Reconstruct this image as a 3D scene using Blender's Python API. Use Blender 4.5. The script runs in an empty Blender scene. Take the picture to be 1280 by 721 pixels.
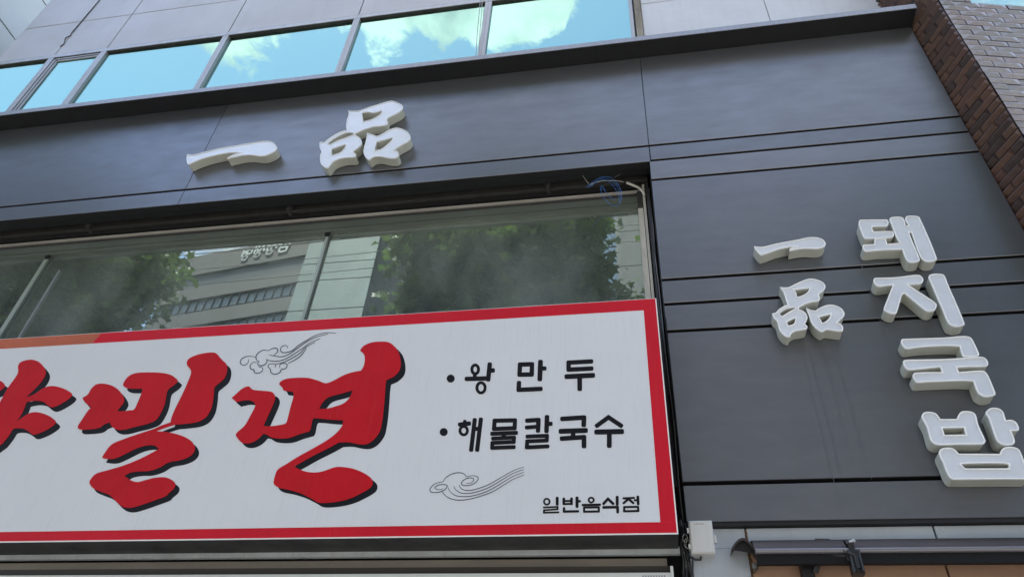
import bpy, math, random
from mathutils import Vector, Matrix
from mathutils.geometry import tessellate_polygon
random.seed(7)
R_ = math.radians
S = bpy.context.scene
C = S.collection

# ------------------------------------------------------------------ camera
H = 1.6
D = 3.4                      # camera stands 3.4 m in front of the cladding (y = 0)
F = 923.6; CX, CY = 640.0, 360.5
zv = Vector((77, 1083.5, -F)).normalized()
xv = Vector((5724, 380.5, F)); xv = (xv - zv * xv.dot(zv)).normalized()
yv = zv.cross(xv)
RM = Matrix((xv, yv, zv))    # camera space -> world
cam_d = bpy.data.cameras.new('camera'); cam = bpy.data.objects.new('camera', cam_d); C.objects.link(cam)
cam_d.sensor_width = 36.0; cam_d.lens = 36.0 * F / 1280.0
cam_d.clip_start = 0.05; cam_d.clip_end = 2000
m4 = RM.to_4x4(); m4.translation = (0, -D, H); cam.matrix_world = m4
S.camera = cam
S.render.resolution_x = 1024; S.render.resolution_y = 576

# ------------------------------------------------------------------ light
SUN_EL, SUN_AZ = R_(70), R_(-32)          # behind the shop building, to the left: the facade is in open shade
S.view_settings.view_transform = 'Standard'; S.view_settings.look = 'None'
S.view_settings.exposure = 2.36; S.view_settings.gamma = 1.0
world = bpy.data.worlds.new('World'); S.world = world; world.use_nodes = True
sd = bpy.data.lights.new('sun', 'SUN'); sd.energy = 4.6; sd.angle = R_(0.5); sd.color = (1.0, 0.95, 0.87)
sun = bpy.data.objects.new('sun', sd); C.objects.link(sun)
sdir = Vector((math.sin(SUN_AZ) * math.cos(SUN_EL), math.cos(SUN_AZ) * math.cos(SUN_EL), math.sin(SUN_EL)))
sun.rotation_euler = sdir.to_track_quat('Z', 'Y').to_euler(); sun.location = (0, 0, 40)

def ray(u, v):
    return RM @ Vector(((u - CX) / F, -(v - CY) / F, -1.0))
def P(u, v, y=0.0):
    r = ray(u, v); t = (D + y) / r.y
    return (r.x * t, r.z * t + H)

def build_world():
    nt = world.node_tree; N = nt.nodes; L = nt.links; N.clear()
    out = N.new('ShaderNodeOutputWorld'); bg = N.new('ShaderNodeBackground'); bg.inputs[1].default_value = 0.14
    sky = N.new('ShaderNodeTexSky'); sky.sky_type = 'NISHITA'; sky.sun_disc = False
    sky.sun_elevation = SUN_EL; sky.sun_rotation = SUN_AZ; sky.air_density = 1.0; sky.dust_density = 2.0; sky.ozone_density = 1.0
    tc = N.new('ShaderNodeTexCoord'); sep = N.new('ShaderNodeSeparateXYZ'); L.new(tc.outputs['Generated'], sep.inputs[0])
    def M(op, a, b=None, c=None, clamp=False):
        n = N.new('ShaderNodeMath'); n.operation = op; n.use_clamp = clamp
        for i, x in enumerate((a, b, c)):
            if x is None: continue
            if hasattr(x, 'links') or hasattr(x, 'is_output'): L.new(x, n.inputs[i])
            else: n.inputs[i].default_value = x
        return n.outputs[0]
    zz = M('MAXIMUM', sep.outputs[2], 0.02); zz = M('ADD', zz, 0.15)
    px = M('DIVIDE', sep.outputs[0], zz); py = M('DIVIDE', sep.outputs[1], zz)
    cv = N.new('ShaderNodeCombineXYZ'); L.new(px, cv.inputs[0]); L.new(py, cv.inputs[1])
    def noise(scale, detail, rough, dist=0.0, off=(0, 0, 0), src=None):
        mp = N.new('ShaderNodeMapping'); mp.inputs['Location'].default_value = off
        L.new(src or cv.outputs[0], mp.inputs[0])
        n = N.new('ShaderNodeTexNoise'); n.inputs['Scale'].default_value = scale; n.inputs['Detail'].default_value = detail
        n.inputs['Roughness'].default_value = rough; n.inputs['Distortion'].default_value = dist
        L.new(mp.outputs[0], n.inputs['Vector']); return n
    n1 = noise(4.2, 12, 0.60, 0.2, (3.1, 1.7, 0.4)); n2 = noise(17.0, 9, 0.66, 0.6, (0.3, 5.2, 0))
    f = M('MULTIPLY_ADD', n1.outputs[0], 1.5, M('MULTIPLY_ADD', n2.outputs[0], 1.1, -0.78))
    # cumulus banks: where the real sky behind the photographer had them
    def bump(u, v, rad, amp):
        r = ray(u, v); k = r.z / r.length + 0.15; bx, by = r.x / r.length / k, -r.y / r.length / k
        dx = M('SUBTRACT', px, bx); dy = M('SUBTRACT', py, by)
        d2 = M('ADD', M('MULTIPLY', dx, dx), M('MULTIPLY', dy, dy))
        return M('MULTIPLY', M('EXPONENT', M('MULTIPLY', d2, -1.0 / (rad * rad))), amp)
    tot = f
    for (u, v, rad, amp) in ((530, 2, 0.085, 0.40), (470, 12, 0.05, 0.26), (605, 14, 0.06, 0.36), (662, 6, 0.055, 0.34), (700, 12, 0.045, 0.34), (310, 40, 0.05, 0.27),
                             (245, 45, 0.05, 0.24), (430, 5, 0.05, 0.22), (765, 20, 0.07, -0.5), (560, 105, 0.06, -0.4), (130, 95, 0.14, -0.5), (400, 90, 0.08, -0.4), (700, 75, .06, -.3)):
        tot = M('ADD', tot, bump(u, v, rad, amp))
    rmp = N.new('ShaderNodeValToRGB'); rmp.color_ramp.elements[0].position = 0.56; rmp.color_ramp.elements[1].position = 0.72
    L.new(tot, rmp.inputs[0])
    cc = N.new('ShaderNodeValToRGB'); cc.color_ramp.elements[0].position = 0.36; cc.color_ramp.elements[1].position = 0.60
    cc.color_ramp.elements[0].color = (1.9, 2.1, 2.4, 1); cc.color_ramp.elements[1].color = (3.9, 4.0, 4.2, 1)
    n3 = noise(7.0, 6, 0.6, 0.2, (8, 2, 1)); L.new(n3.outputs[0], cc.inputs[0])
    mx = N.new('ShaderNodeMix'); mx.data_type = 'RGBA'
    L.new(rmp.outputs[0], mx.inputs[0]); L.new(sky.outputs[0], mx.inputs[6]); L.new(cc.outputs[0], mx.inputs[7])
    L.new(mx.outputs[2], bg.inputs[0]); L.new(bg.outputs[0], out.inputs[0])
build_world()

# ------------------------------------------------------------------ materials
MATS = {}
def mat(name, col, rough=0.5, metal=0.0, spec=0.5, noise=None, bump=None, coat=0.0, streak=None, col2=None):
    """noise=(scale, amount, stretch xyz)  bump=(scale, strength)  streak=(scale, amount) vertical rain streaks"""
    if name in MATS: return MATS[name]
    m = bpy.data.materials.new(name); m.use_nodes = True; nt = m.node_tree; N = nt.nodes; L = nt.links
    b = N['Principled BSDF']; b.inputs['Base Color'].default_value = (*col, 1); b.inputs['Roughness'].default_value = rough
    b.inputs['Metallic'].default_value = metal; b.inputs['Specular IOR Level'].default_value = spec
    b.inputs['Coat Weight'].default_value = coat; b.inputs['Coat Roughness'].default_value = 0.15
    tc = N.new('ShaderNodeTexCoord'); src = None
    def tex(scale, st, detail=6):
        mp = N.new('ShaderNodeMapping'); mp.inputs['Scale'].default_value = st; L.new(tc.outputs['Object'], mp.inputs[0])
        n = N.new('ShaderNodeTexNoise'); n.inputs['Scale'].default_value = scale; n.inputs['Detail'].default_value = detail
        n.inputs['Roughness'].default_value = 0.62; L.new(mp.outputs[0], n.inputs['Vector']); return n.outputs[0]
    def mixc(fac, a, c2):
        x = N.new('ShaderNodeMix'); x.data_type = 'RGBA'; L.new(fac, x.inputs[0])
        if isinstance(a, tuple): x.inputs[6].default_value = a
        else: L.new(a, x.inputs[6])
        x.inputs[7].default_value = c2; return x.outputs[2]
    def ramp(o, a, c):
        r = N.new('ShaderNodeMapRange'); r.inputs[1].default_value = a; r.inputs[2].default_value = c; L.new(o, r.inputs[0]); return r.outputs[0]
    cur = (*col, 1)
    if noise:
        sc, am, st = noise
        o = tex(sc, st); k = ramp(o, 0.3, 0.7)
        c2 = tuple(max(0, c * (1 - am)) for c in col) if col2 is None else col2
        cur = mixc(k, cur, (*c2, 1))
        rr = N.new('ShaderNodeMapRange'); rr.inputs[1].default_value = .3; rr.inputs[2].default_value = .7
        rr.inputs[3].default_value = rough * 0.88; rr.inputs[4].default_value = min(1, rough * 1.14); L.new(o, rr.inputs[0]); L.new(rr.outputs[0], b.inputs['Roughness'])
    if streak:
        sc, am = streak
        o = tex(sc, (9, 9, 0.35), 5); k = ramp(o, 0.52, 0.78)
        kk = N.new('ShaderNodeMath'); kk.operation = 'MULTIPLY'; kk.inputs[1].default_value = am; L.new(k, kk.inputs[0])
        cur = mixc(kk.outputs[0], cur, (0.19, 0.18, 0.16, 1))
    if not isinstance(cur, tuple): L.new(cur, b.inputs['Base Color'])
    if bump:
        sc, stn = bump[:2]; st = bump[2] if len(bump) > 2 else (1, 1, 1)
        o = tex(sc, st); bp = N.new('ShaderNodeBump'); bp.inputs['Strength'].default_value = stn; bp.inputs['Distance'].default_value = 0.01
        L.new(o, bp.inputs['Height']); L.new(bp.outputs[0], b.inputs['Normal'])
    MATS[name] = m; return m

M_panel = mat('dark_panel_paint', (0.182, 0.194, 0.216), 0.35, 0.72, 0.6, noise=(4.0, 0.14, (1, 1, 2.8)), bump=(1.5, 0.16, (1, 1, 1.3)), streak=(1.8, 0.16))
M_panel2 = mat('dark_panel_paint_lighter', (0.212, 0.222, 0.240), 0.38, 0.70, 0.6, noise=(3.0, 0.14, (1, 1, 3.2)), bump=(1.2, 0.18, (1, 1, 1.6)), streak=(2.2, 0.16))
M_pside = mat('panel_edge', (0.010, 0.010, 0.012), 0.6)
M_black = mat('black_gap', (0.008, 0.008, 0.009), 0.7)
M_soffit = mat('soffit_dark', (0.010, 0.011, 0.013), 0.6, noise=(6, .3, (1, 1, 1)))
M_flash = mat('grey_flashing', (0.30, 0.31, 0.34), 0.35, 0.3, noise=(40, .25, (4, 1, .2)), streak=(3, .3))
M_wallp = mat('pale_wall_panel', (0.50, 0.495, 0.50), 0.38, 0.0, 0.5, noise=(1.6, 0.12, (1, 1, 1)), bump=(3.0, .06), streak=(1.4, .10))
M_wallw = mat('white_stone_panel', (0.66, 0.67, 0.68), 0.40, 0.0, 0.5, noise=(3, 0.1, (1, 1, 2)), bump=(18, .10, (1, 1, 5)), streak=(2, .12))
M_frame = mat('grey_aluminium', (0.40, 0.40, 0.40), 0.38, 0.35, noise=(12, .15, (1, 1, .2)), streak=(4, .2))
M_frame_d = mat('dark_weathered_aluminium', (0.07, 0.07, 0.068), 0.5, 0.3, noise=(8, .35, (1, 1, 1)))
M_seam = mat('pale_green_sash', (0.36, 0.41, 0.36), .3, .1)
M_head = mat('greenish_frame', (0.165, 0.195, 0.165), 0.42, 0.3, noise=(6, .25, (.4, 1, 1)), streak=(3, .3))
M_cream = mat('cream_frame', (0.62, 0.60, 0.53), 0.45, noise=(10, .15, (1, 1, 1)), streak=(6, .25))
M_rail = mat('galvanised_steel', (0.60, 0.65, 0.67), 0.40, 0.2, noise=(14, .3, (.4, 1, 1)), streak=(5, .3))
M_let_side = mat('cream_letter_return', (0.50, 0.52, 0.455), 0.34, 0.0, 0.4, noise=(5, .10, (1, 1, 1)), streak=(7, .14))
M_let_rim = mat('white_letter_trim', (0.90, 0.91, 0.90), 0.32, noise=(25, .1, (1, 1, 1)))
M_let_face = mat('filmed_acrylic_face', (0.68, 0.72, 0.785), 0.18, 0.0, 0.6, noise=(7, 0.10, (1, 1, 1.3)), bump=(7, 0.5, (1, 1, 1.5)), coat=0.8)
M_let_face2 = mat('white_film_face', (0.74, 0.77, 0.81), 0.20, 0.0, 0.6, noise=(7, 0.06, (1, 1, 1.3)), bump=(8, 0.6, (1, 1, 1.5)), coat=0.8)
M_sign = mat('white_flex_face', (0.68, 0.695, 0.715), 0.5, 0.0, 0.25, noise=(1.1, 0.06, (1, 1, 1)), bump=(2.2, .15, (1, 1, .5)), streak=(11, 0.12))
M_red = mat('red_vinyl', (0.54, 0.010, 0.018), 0.5, 0, .12, noise=(3, .16, (1, 1, 1)), streak=(9, 0.07))
M_bor = mat('red_border_vinyl', (0.60, 0.012, 0.028), 0.5, 0, .15, noise=(2, .14, (1, 1, 1)), streak=(9, 0.08))
M_orange = mat('faded_orange_vinyl', (0.50, 0.12, 0.05), 0.5, 0, .35, noise=(3, .2, (1, 1, 1)))
M_ink = mat('black_vinyl', (0.010, 0.010, 0.013), 0.5, 0, .15, noise=(5, .2, (1, 1, 1)))
M_line = mat('slate_line_ink', (0.045, 0.052, 0.085), 0.5)
M_white = mat('white_edge_trim', (0.86, 0.84, 0.83), 0.4)
M_under = mat('sign_box_underside', (0.045, 0.047, 0.045), 0.6, noise=(5, .5, (1, 1, 1)))
M_brown = mat('brown_grey_fascia', (0.26, 0.235, 0.20), 0.45, 0.2, noise=(6, .3, (.3, 1, 1)))
M_wsign = mat('white_lower_fascia', (0.70, 0.73, 0.72), 0.4, noise=(5, .1, (1, 1, 1)))
M_box = mat('light_grey_plastic', (0.60, 0.60, 0.58), 0.45, noise=(4, .08, (1, 1, 1)), streak=(5, .12))
M_cable = mat('black_cable', (0.015, 0.015, 0.016), 0.45)
M_cable_g = mat('grey_cable', (0.30, 0.30, 0.31), 0.5)
M_cable_w = mat('pale_cable', (0.55, 0.54, 0.50), 0.5)
M_blue = mat('blue_wire', (0.045, 0.20, 0.60), 0.35)
M_hood = mat('brown_awning_metal', (0.050, 0.040, 0.038), 0.42, 0.0, 0.3, noise=(5, .3, (.3, 1, 1)), bump=(4, .12, (.3, 1, 1)))
M_bracket = mat('black_bracket', (0.012, 0.012, 0.013), 0.4)
M_steelw = mat('polished_wall_tile', (0.46, 0.51, 0.56), 0.30, 0.1, 0.6, noise=(3, .15, (1, 1, 1)), streak=(3, .2))
M_shade_tile = mat('shaded_wall_tile', (0.44, 0.28, 0.19), 0.30, 0.1, 0.6, noise=(4, .2, (1, 1, 1)), streak=(3, .2))  # same wall under the awning; its brown shade and reflection are in the colour
M_rust = mat('rust_sealant', (0.16, 0.085, 0.04), 0.9, noise=(30, .6, (1, 1, 1)))
M_mortar = mat('dark_mortar', (0.035, 0.028, 0.024), 0.9)
BR = [mat('brick_%s' % n, c, 0.50, 0, 0.4, noise=(22, .32, (1, 1, 1)), bump=(60, .25), coat=.12) for n, c in
      (('red_brown', (0.120, 0.062, 0.046)), ('brown', (0.125, 0.068, 0.046)), ('purple_brown', (0.096, 0.056, 0.046)), ('rust', (0.140, 0.074, 0.050)), ('dark_brown', (0.062, 0.040, 0.034)))]
BF = [mat('sky_sheen_brick_%s' % n, c, 0.36, 0, 0.6, noise=(22, .22, (1, 1, 1)), bump=(60, .2), coat=.25) for n, c in
      (('taupe', (0.300, 0.276, 0.278)), ('grey_brown', (0.275, 0.262, 0.264)), ('rose_brown', (0.310, 0.268, 0.268)))]  # front bricks: pale grey sky sheen is put into these base colours
M_grey_rib = mat('ribbed_grey_green_metal', (0.40, 0.43, 0.40), 0.5, noise=(2, .1, (1, 1, 1)))
M_conc = mat('interior_plaster', (0.42, 0.45, 0.43), 0.8, noise=(2, .15, (1, 1, 1)))
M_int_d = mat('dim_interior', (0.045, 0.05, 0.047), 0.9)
M_coltile = mat('pale_interior_panel', (0.90, 0.93, 0.90), 0.6, noise=(3, .15, (1, 1, 1)))
M_stone = mat('office_stone', (0.042, 0.036, 0.033), 0.6, noise=(1.0, .15, (1, 1, 1)))
M_dkband = mat('office_dark_louvre', (0.014, 0.016, 0.019), 0.5)
M_offwin = mat('office_glass', (0.045, 0.058, 0.065), 0.25, 0.3, .8)
M_tower = mat('tower_blue_glass', (0.075, 0.12, 0.17), 0.2, 0.2, .6)
M_dkmetal = mat('dark_mullion', (0.05, 0.055, 0.06), 0.4, 0.3)
M_greyrend = mat('grey_render', (0.17, 0.17, 0.165), 0.8, noise=(1, .12, (1, 1, 1)))
M_asph = mat('asphalt', (0.07, 0.07, 0.07), 0.9, noise=(3, .3, (1, 1, 1)), bump=(60, .4))
M_pave = mat('paving', (0.29, 0.275, 0.25), 0.85, noise=(2, .2, (1, 1, 1)))
M_kerb = mat('granite_kerb', (0.34, 0.33, 0.32), 0.8)
M_paint = mat('road_paint', (0.75, 0.74, 0.70), 0.7)
M_bark = mat('bark', (0.20, 0.175, 0.14), 0.9, noise=(5, .5, (1, 1, .4)), bump=(14, .5))
M_silver = mat('silver_letters', (0.34, 0.35, 0.35), 0.6)

def leaf_mat():
    m = bpy.data.materials.new('plane_leaf'); m.use_nodes = True; N = m.node_tree.nodes; L = m.node_tree.links
    b = N['Principled BSDF']; b.inputs['Roughness'].default_value = 0.45
    g = N.new('ShaderNodeObjectInfo'); tc = N.new('ShaderNodeTexCoord'); n = N.new('ShaderNodeTexNoise'); n.inputs['Scale'].default_value = 1.8; n.inputs['Detail'].default_value = 5
    L.new(tc.outputs['Object'], n.inputs['Vector']); r = N.new('ShaderNodeValToRGB')
    r.color_ramp.elements[0].position = .35; r.color_ramp.elements[0].color = (0.028, 0.058, 0.016, 1)
    r.color_ramp.elements[1].position = .68; r.color_ramp.elements[1].color = (0.095, 0.155, 0.035, 1)
    L.new(n.outputs[0], r.inputs[0]); L.new(r.outputs[0], b.inputs['Base Color'])
    t = N.new('ShaderNodeBsdfTranslucent'); L.new(r.outputs[0], t.inputs[0]); mx = N.new('ShaderNodeMixShader'); mx.inputs[0].default_value = .3
    L.new(b.outputs[0], mx.inputs[1]); L.new(t.outputs[0], mx.inputs[2]); L.new(mx.outputs[0], N['Material Output'].inputs[0])
    return m
M_leaf = leaf_mat()

def glass_mat(name, gl_col, refl, trans_col, dust, dust_col, rough=0.0, wobble=0.0):
    m = bpy.data.materials.new(name); m.use_nodes = True; N = m.node_tree.nodes; L = m.node_tree.links; N.clear()
    out = N.new('ShaderNodeOutputMaterial'); g = N.new('ShaderNodeBsdfGlossy'); g.inputs[0].default_value = (*gl_col, 1); g.inputs['Roughness'].default_value = rough
    t = N.new('ShaderNodeBsdfTransparent'); t.inputs[0].default_value = (*trans_col, 1); mx = N.new('ShaderNodeMixShader'); mx.inputs[0].default_value = refl
    L.new(t.outputs[0], mx.inputs[1]); L.new(g.outputs[0], mx.inputs[2])
    d = N.new('ShaderNodeBsdfDiffuse'); d.inputs[0].default_value = (*dust_col, 1); m2 = N.new('ShaderNodeMixShader')
    tc = N.new('ShaderNodeTexCoord')
    def tx(sc, st, det):
        mp = N.new('ShaderNodeMapping'); mp.inputs['Scale'].default_value = st; L.new(tc.outputs['Object'], mp.inputs[0])
        n = N.new('ShaderNodeTexNoise'); n.inputs['Scale'].default_value = sc; n.inputs['Detail'].default_value = det; n.inputs['Roughness'].default_value = .6
        L.new(mp.outputs[0], n.inputs['Vector']); return n.outputs[0]
    a = tx(1.0, (1.6, 1, .6), 4); b2 = tx(1.8, (2.2, 1, .8), 5)
    s = N.new('ShaderNodeMath'); s.operation = 'MULTIPLY'; L.new(a, s.inputs[0]); L.new(b2, s.inputs[1])
    r = N.new('ShaderNodeMapRange'); r.inputs[1].default_value = .17; r.inputs[2].default_value = .42; r.inputs[3].default_value = dust * .6; r.inputs[4].default_value = dust * 1.9
    L.new(s.outputs[0], r.inputs[0]); L.new(r.outputs[0], m2.inputs[0]); L.new(mx.outputs[0], m2.inputs[1]); L.new(d.outputs[0], m2.inputs[2])
    if wobble:
        n = tx(.8, (1, 1, 1), 2); bp = N.new('ShaderNodeBump'); bp.inputs['Strength'].default_value = wobble; bp.inputs['Distance'].default_value = .01
        L.new(n, bp.inputs['Height']); L.new(bp.outputs[0], g.inputs['Normal'])
    L.new(m2.outputs[0], out.inputs[0]); return m
G_up = glass_mat('cyan_mirror_glass', (0.56, 0.88, 0.74), 0.45, (0.2, 0.3, 0.3), 0.02, (0.5, 0.55, 0.5), 0.0, 0.05)
G_low = glass_mat('dusty_green_glass', (0.80, 0.90, 0.85), 0.33, (0.92, 0.98, 0.95), 0.15, (0.44, 0.49, 0.46), 0.0, 0.03)
G_mint = glass_mat('mint_glass', (0.75, 0.93, 0.85), 0.30, (0.8, 0.9, 0.86), 0.16, (0.62, 0.78, 0.70), 0.05)

# ------------------------------------------------------------------ object helpers
BASE = {}
def thing(name, label, cat, loc=(0, 0, 0), group=None, kind=None):
    o = bpy.data.objects.new(name, None); C.objects.link(o); o.location = loc; o.empty_display_size = .1
    BASE[o.name] = Vector(loc)
    o['label'] = label; o['category'] = cat
    if group: o['group'] = group
    if kind: o['kind'] = kind
    return o
def root_of(o):
    while o.parent: o = o.parent
    return o
class MB:
    def __init__(s): s.v = []; s.f = []; s.mi = []; s.sm = False
    def add(s, vs, fs, mi=0):
        n = len(s.v); s.v += [tuple(x) for x in vs]; s.f += [tuple(i + n for i in f) for f in fs]; s.mi += [mi] * len(fs); return s
    def box(s, x0, x1, y0, y1, z0, z1, mi=0):
        return s.add([(x0, y0, z0), (x1, y0, z0), (x1, y1, z0), (x0, y1, z0), (x0, y0, z1), (x1, y0, z1), (x1, y1, z1), (x0, y1, z1)],
                     [(0, 3, 2, 1), (4, 5, 6, 7), (0, 1, 5, 4), (1, 2, 6, 5), (2, 3, 7, 6), (3, 0, 4, 7)], mi)
    def bbox(s, x0, x1, y0, y1, z0, z1, b=.003, mi=0):
        """box whose front (y0) edges are chamfered"""
        vs = [(x0, y1, z0), (x1, y1, z0), (x1, y1, z1), (x0, y1, z1), (x0, y0 + b, z0), (x1, y0 + b, z0), (x1, y0 + b, z1), (x0, y0 + b, z1),
              (x0 + b, y0, z0 + b), (x1 - b, y0, z0 + b), (x1 - b, y0, z1 - b), (x0 + b, y0, z1 - b)]
        fs = [(0, 3, 2, 1)] if False else [(0, 1, 2, 3)]
        fs += [(0, 4, 5, 1), (1, 5, 6, 2), (2, 6, 7, 3), (3, 7, 4, 0), (4, 8, 9, 5), (5, 9, 10, 6), (6, 10, 11, 7), (7, 11, 8, 4), (8, 11, 10, 9)]
        return s.add(vs, fs, mi)
    def tube(s, pts, r, n=8, mi=0, r2=None):
        pts = [Vector(p) for p in pts]; rings = []; up = Vector((0, 0, 1)); k = len(pts)
        prev = None
        for i, p in enumerate(pts):
            t = (pts[min(i + 1, k - 1)] - pts[max(i - 1, 0)])
            if t.length < 1e-9: t = Vector((0, 0, 1))
            t.normalize()
            if prev is None:
                a = t.cross(up if abs(t.z) < .9 else Vector((1, 0, 0))).normalized()
            else:
                a = prev - t * prev.dot(t); a = a.normalized() if a.length > 1e-6 else t.orthogonal().normalized()
            prev = a; b = t.cross(a); rr = r if r2 is None else r + (r2 - r) * i / (k - 1)
            rings.append([p + (a * math.cos(2 * math.pi * j / n) + b * math.sin(2 * math.pi * j / n)) * rr for j in range(n)])
        vs = [q for ring in rings for q in ring]; fs = []
        for i in range(k - 1):
            for j in range(n):
                a, b = i * n + j, i * n + (j + 1) % n; fs.append((a, b, b + n, a + n))
        fs.append(tuple(reversed(range(n)))); fs.append(tuple((k - 1) * n + j for j in range(n)))
        s.sm = True
        return s.add(vs, fs, mi)
    def build(s, name, m, parent=None, smooth=None, kind=None, label=None):
        base = BASE[root_of(parent).name] if parent else Vector((0, 0, 0))
        me = bpy.data.meshes.new(name); me.from_pydata([(v[0] - base.x, v[1] - base.y, v[2] - base.z) for v in s.v], [], s.f)
        ms = m if isinstance(m, (list, tuple)) else [m]
        for x in ms: me.materials.append(x)
        if len(ms) > 1: me.polygons.foreach_set('material_index', s.mi)
        if smooth or (smooth is None and s.sm):
            me.shade_smooth()
            try: me.set_sharp_from_angle(angle=R_(40))
            except Exception: pass
        me.update()
        o = bpy.data.objects.new(name, me); C.objects.link(o)
        if parent: o.parent = parent
        if kind: o['kind'] = kind
        if label: o['label'] = label
        return o
def solo(mb, name, m, label, cat, group=None, smooth=None, kind=None):
    """a thing that is one mesh; its origin goes to its own base"""
    xs = [v[0] for v in mb.v]; ys = [v[1] for v in mb.v]; zs = [v[2] for v in mb.v]
    b = Vector(((min(xs) + max(xs)) / 2, (min(ys) + max(ys)) / 2, min(zs)))
    mb.v = [(v[0] - b.x, v[1] - b.y, v[2] - b.z) for v in mb.v]
    o = mb.build(name, m, None, smooth); o.location = b; BASE[o.name] = b
    o['label'] = label; o['category'] = cat
    if group: o['group'] = group
    if kind: o['kind'] = kind
    return o
def struct(mb, name, m):
    o = mb.build(name, m); o['kind'] = 'structure'; return o

def cr(pts, closed, n=4, sharp=()):
    """Catmull-Rom through pts; indices in sharp stay corners"""
    k = len(pts); out = []
    rng = range(k if closed else k - 1)
    for i in rng:
        p1, p2 = pts[i], pts[(i + 1) % k]
        p0 = pts[(i - 1) % k] if (closed or i > 0) else p1
        p3 = pts[(i + 2) % k] if (closed or i + 2 < k) else p2
        if i in sharp: p0 = p1
        if (i + 1) % k in sharp: p3 = p2
        for j in range(n):
            t = j / n
            out.append(tuple(0.5 * ((2 * p1[a]) + (-p0[a] + p2[a]) * t + (2 * p0[a] - 5 * p1[a] + 4 * p2[a] - p3[a]) * t * t + (-p0[a] + 3 * p1[a] - 3 * p2[a] + p3[a]) * t ** 3) for a in (0, 1)))
    if not closed: out.append(pts[-1])
    return out
def parse(txt):
    """'x,y x,y* ...' -> pts, sharp index set"""
    pts = []; sh = set()
    for w in txt.split():
        if w.endswith('*'): sh.add(len(pts)); w = w[:-1]
        a, b = w.split(','); pts.append((float(a), float(b)))
    return pts, sh
def outline(txt, ox, oy, sc, yplane, n=4):
    pts, sh = parse(txt); pts = cr(pts, True, n, sh)
    return [P(ox + x / sc, oy + y / sc, yplane) for x, y in pts]
def area(p): return sum(p[i][0] * p[(i + 1) % len(p)][1] - p[(i + 1) % len(p)][0] * p[i][1] for i in range(len(p))) / 2
def orient(p, ccw=True): return p if (area(p) > 0) == ccw else p[::-1]
def inset(p, d):
    k = len(p); out = []
    for i in range(k):
        a, b, c = Vector(p[i - 1]), Vector(p[i]), Vector(p[(i + 1) % k])
        t1 = (b - a); t2 = (c - b)
        if t1.length < 1e-7: t1 = t2.copy()
        if t2.length < 1e-7: t2 = t1.copy()
        t1.normalize(); t2.normalize(); n1 = Vector((-t1.y, t1.x)); n2 = Vector((-t2.y, t2.x)); nn = n1 + n2
        if nn.length < .3: nn = n1
        nn.normalize(); kk = min(1.6, 1 / max(.5, nn.dot(n1)))
        out.append(tuple(b + nn * d * kk))
    return out
def fill(mb, loops, y, mi=0):
    ls = [[Vector((x, z, 0)) for x, z in l] for l in loops]
    tris = tessellate_polygon(ls); flat = [(x, y, z) for l in loops for x, z in l]
    fs = []
    for t in tris:
        a, b, c = (flat[i] for i in t)
        ar = (b[0] - a[0]) * (c[2] - a[2]) - (c[0] - a[0]) * (b[2] - a[2])
        if abs(ar) < 1e-10: continue
        fs.append(t if ar > 0 else (t[0], t[2], t[1]))
    mb.add(flat, fs, mi)
def wallstrip(mb, la, ya, lb, yb, mi=0):
    k = len(la); vs = [(x, ya, z) for x, z in la] + [(x, yb, z) for x, z in lb]
    mb.add(vs, [(i, (i + 1) % k, k + (i + 1) % k, k + i) for i in range(k)], mi)

# ================================================================== SETTING: ground
g = MB().add([(-400, -400, 0), (400, -400, 0), (400, 400, 0), (-400, 400, 0)], [(0, 1, 2, 3)]); struct(g, 'ground', M_asph)
struct(MB().box(-60, 60, -6.2, -0.001, -.05, .14), 'pavement', M_pave)
struct(MB().box(-60, 60, -6.35, -6.203, -.05, .147), 'kerb', M_kerb)
struct(MB().box(-60, 60, -26, -21.0, -.05, .14), 'far_pavement', M_pave)
struct(MB().box(-60, 60, -20.997, -20.85, -.05, .147), 'far_kerb', M_kerb)
for k in range(-9, 10):
    struct(MB().add([(k * 6, -13.65, .004), (k * 6 + 3, -13.65, .004), (k * 6 + 3, -13.5, .004), (k * 6, -13.5, .004)], [(0, 1, 2, 3)]), 'lane_marking', M_paint)

# ================================================================== THE SHOP BUILDING
bld = thing('commercial_building', 'shop building clad in dark blue-grey metal panels below a ribbon of mirrored cyan windows', 'building', (-2.3, 4.0, 0))
XL, XR = -9.5, 2.227                # cladding extent
ZC = 6.92                           # underside of the cornice
Z1, Z2, Z3, Z4, Z5, Z6, Z7, Z8 = 5.805, 5.643, 5.442, 4.545, 4.357, 4.160, 3.240, 3.048
XO = 0.182                          # left edge of the right hand panels
G = .0105
def panel(x0, x1, z0, z1, dy=0, m=None):
    b = MB(); b.bbox(x0 + .0015, x1 - .0015, dy, .062, z0, z1, .0025); b.mi = [1] * 5 + [0] * 5; b.build('cladding_panel', [m or M_panel, M_pside], bld)
panel(XL, -3.40, Z1 + G, ZC - .004); panel(-3.40, .19, Z1 + G, ZC - .004, .0006, M_panel2); panel(.19, XR, Z1 + G, ZC - .004, 0, M_panel2)
panel(XL, -3.40, 5.637, Z1 - G); panel(-3.40, XO + .008, 5.637, Z1 - G, .0008)
panel(XO + .010, XR, Z2 + G, Z1 - G); panel(XO, XR, Z3 + G, Z2 - G, 0, M_panel2); panel(XO, XR, Z4 + G, Z3 - G)
panel(XO, XR, Z5 + G, Z4 - G); panel(XO, XR, Z6 + G, Z5 - G); panel(XO, XR, Z7 + G, Z6 - G); panel(XO, XR, Z8, Z7 - G)
# backing behind the joints
MB().box(XL, XR - .005, .063, .09, Z1 - .155, ZC + .05).build('backing_board', M_black, bld)
MB().box(XO + .012, XR - .005, .063, .09, Z8 + .004, Z1 - .157).build('backing_board', M_black, bld)
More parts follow.
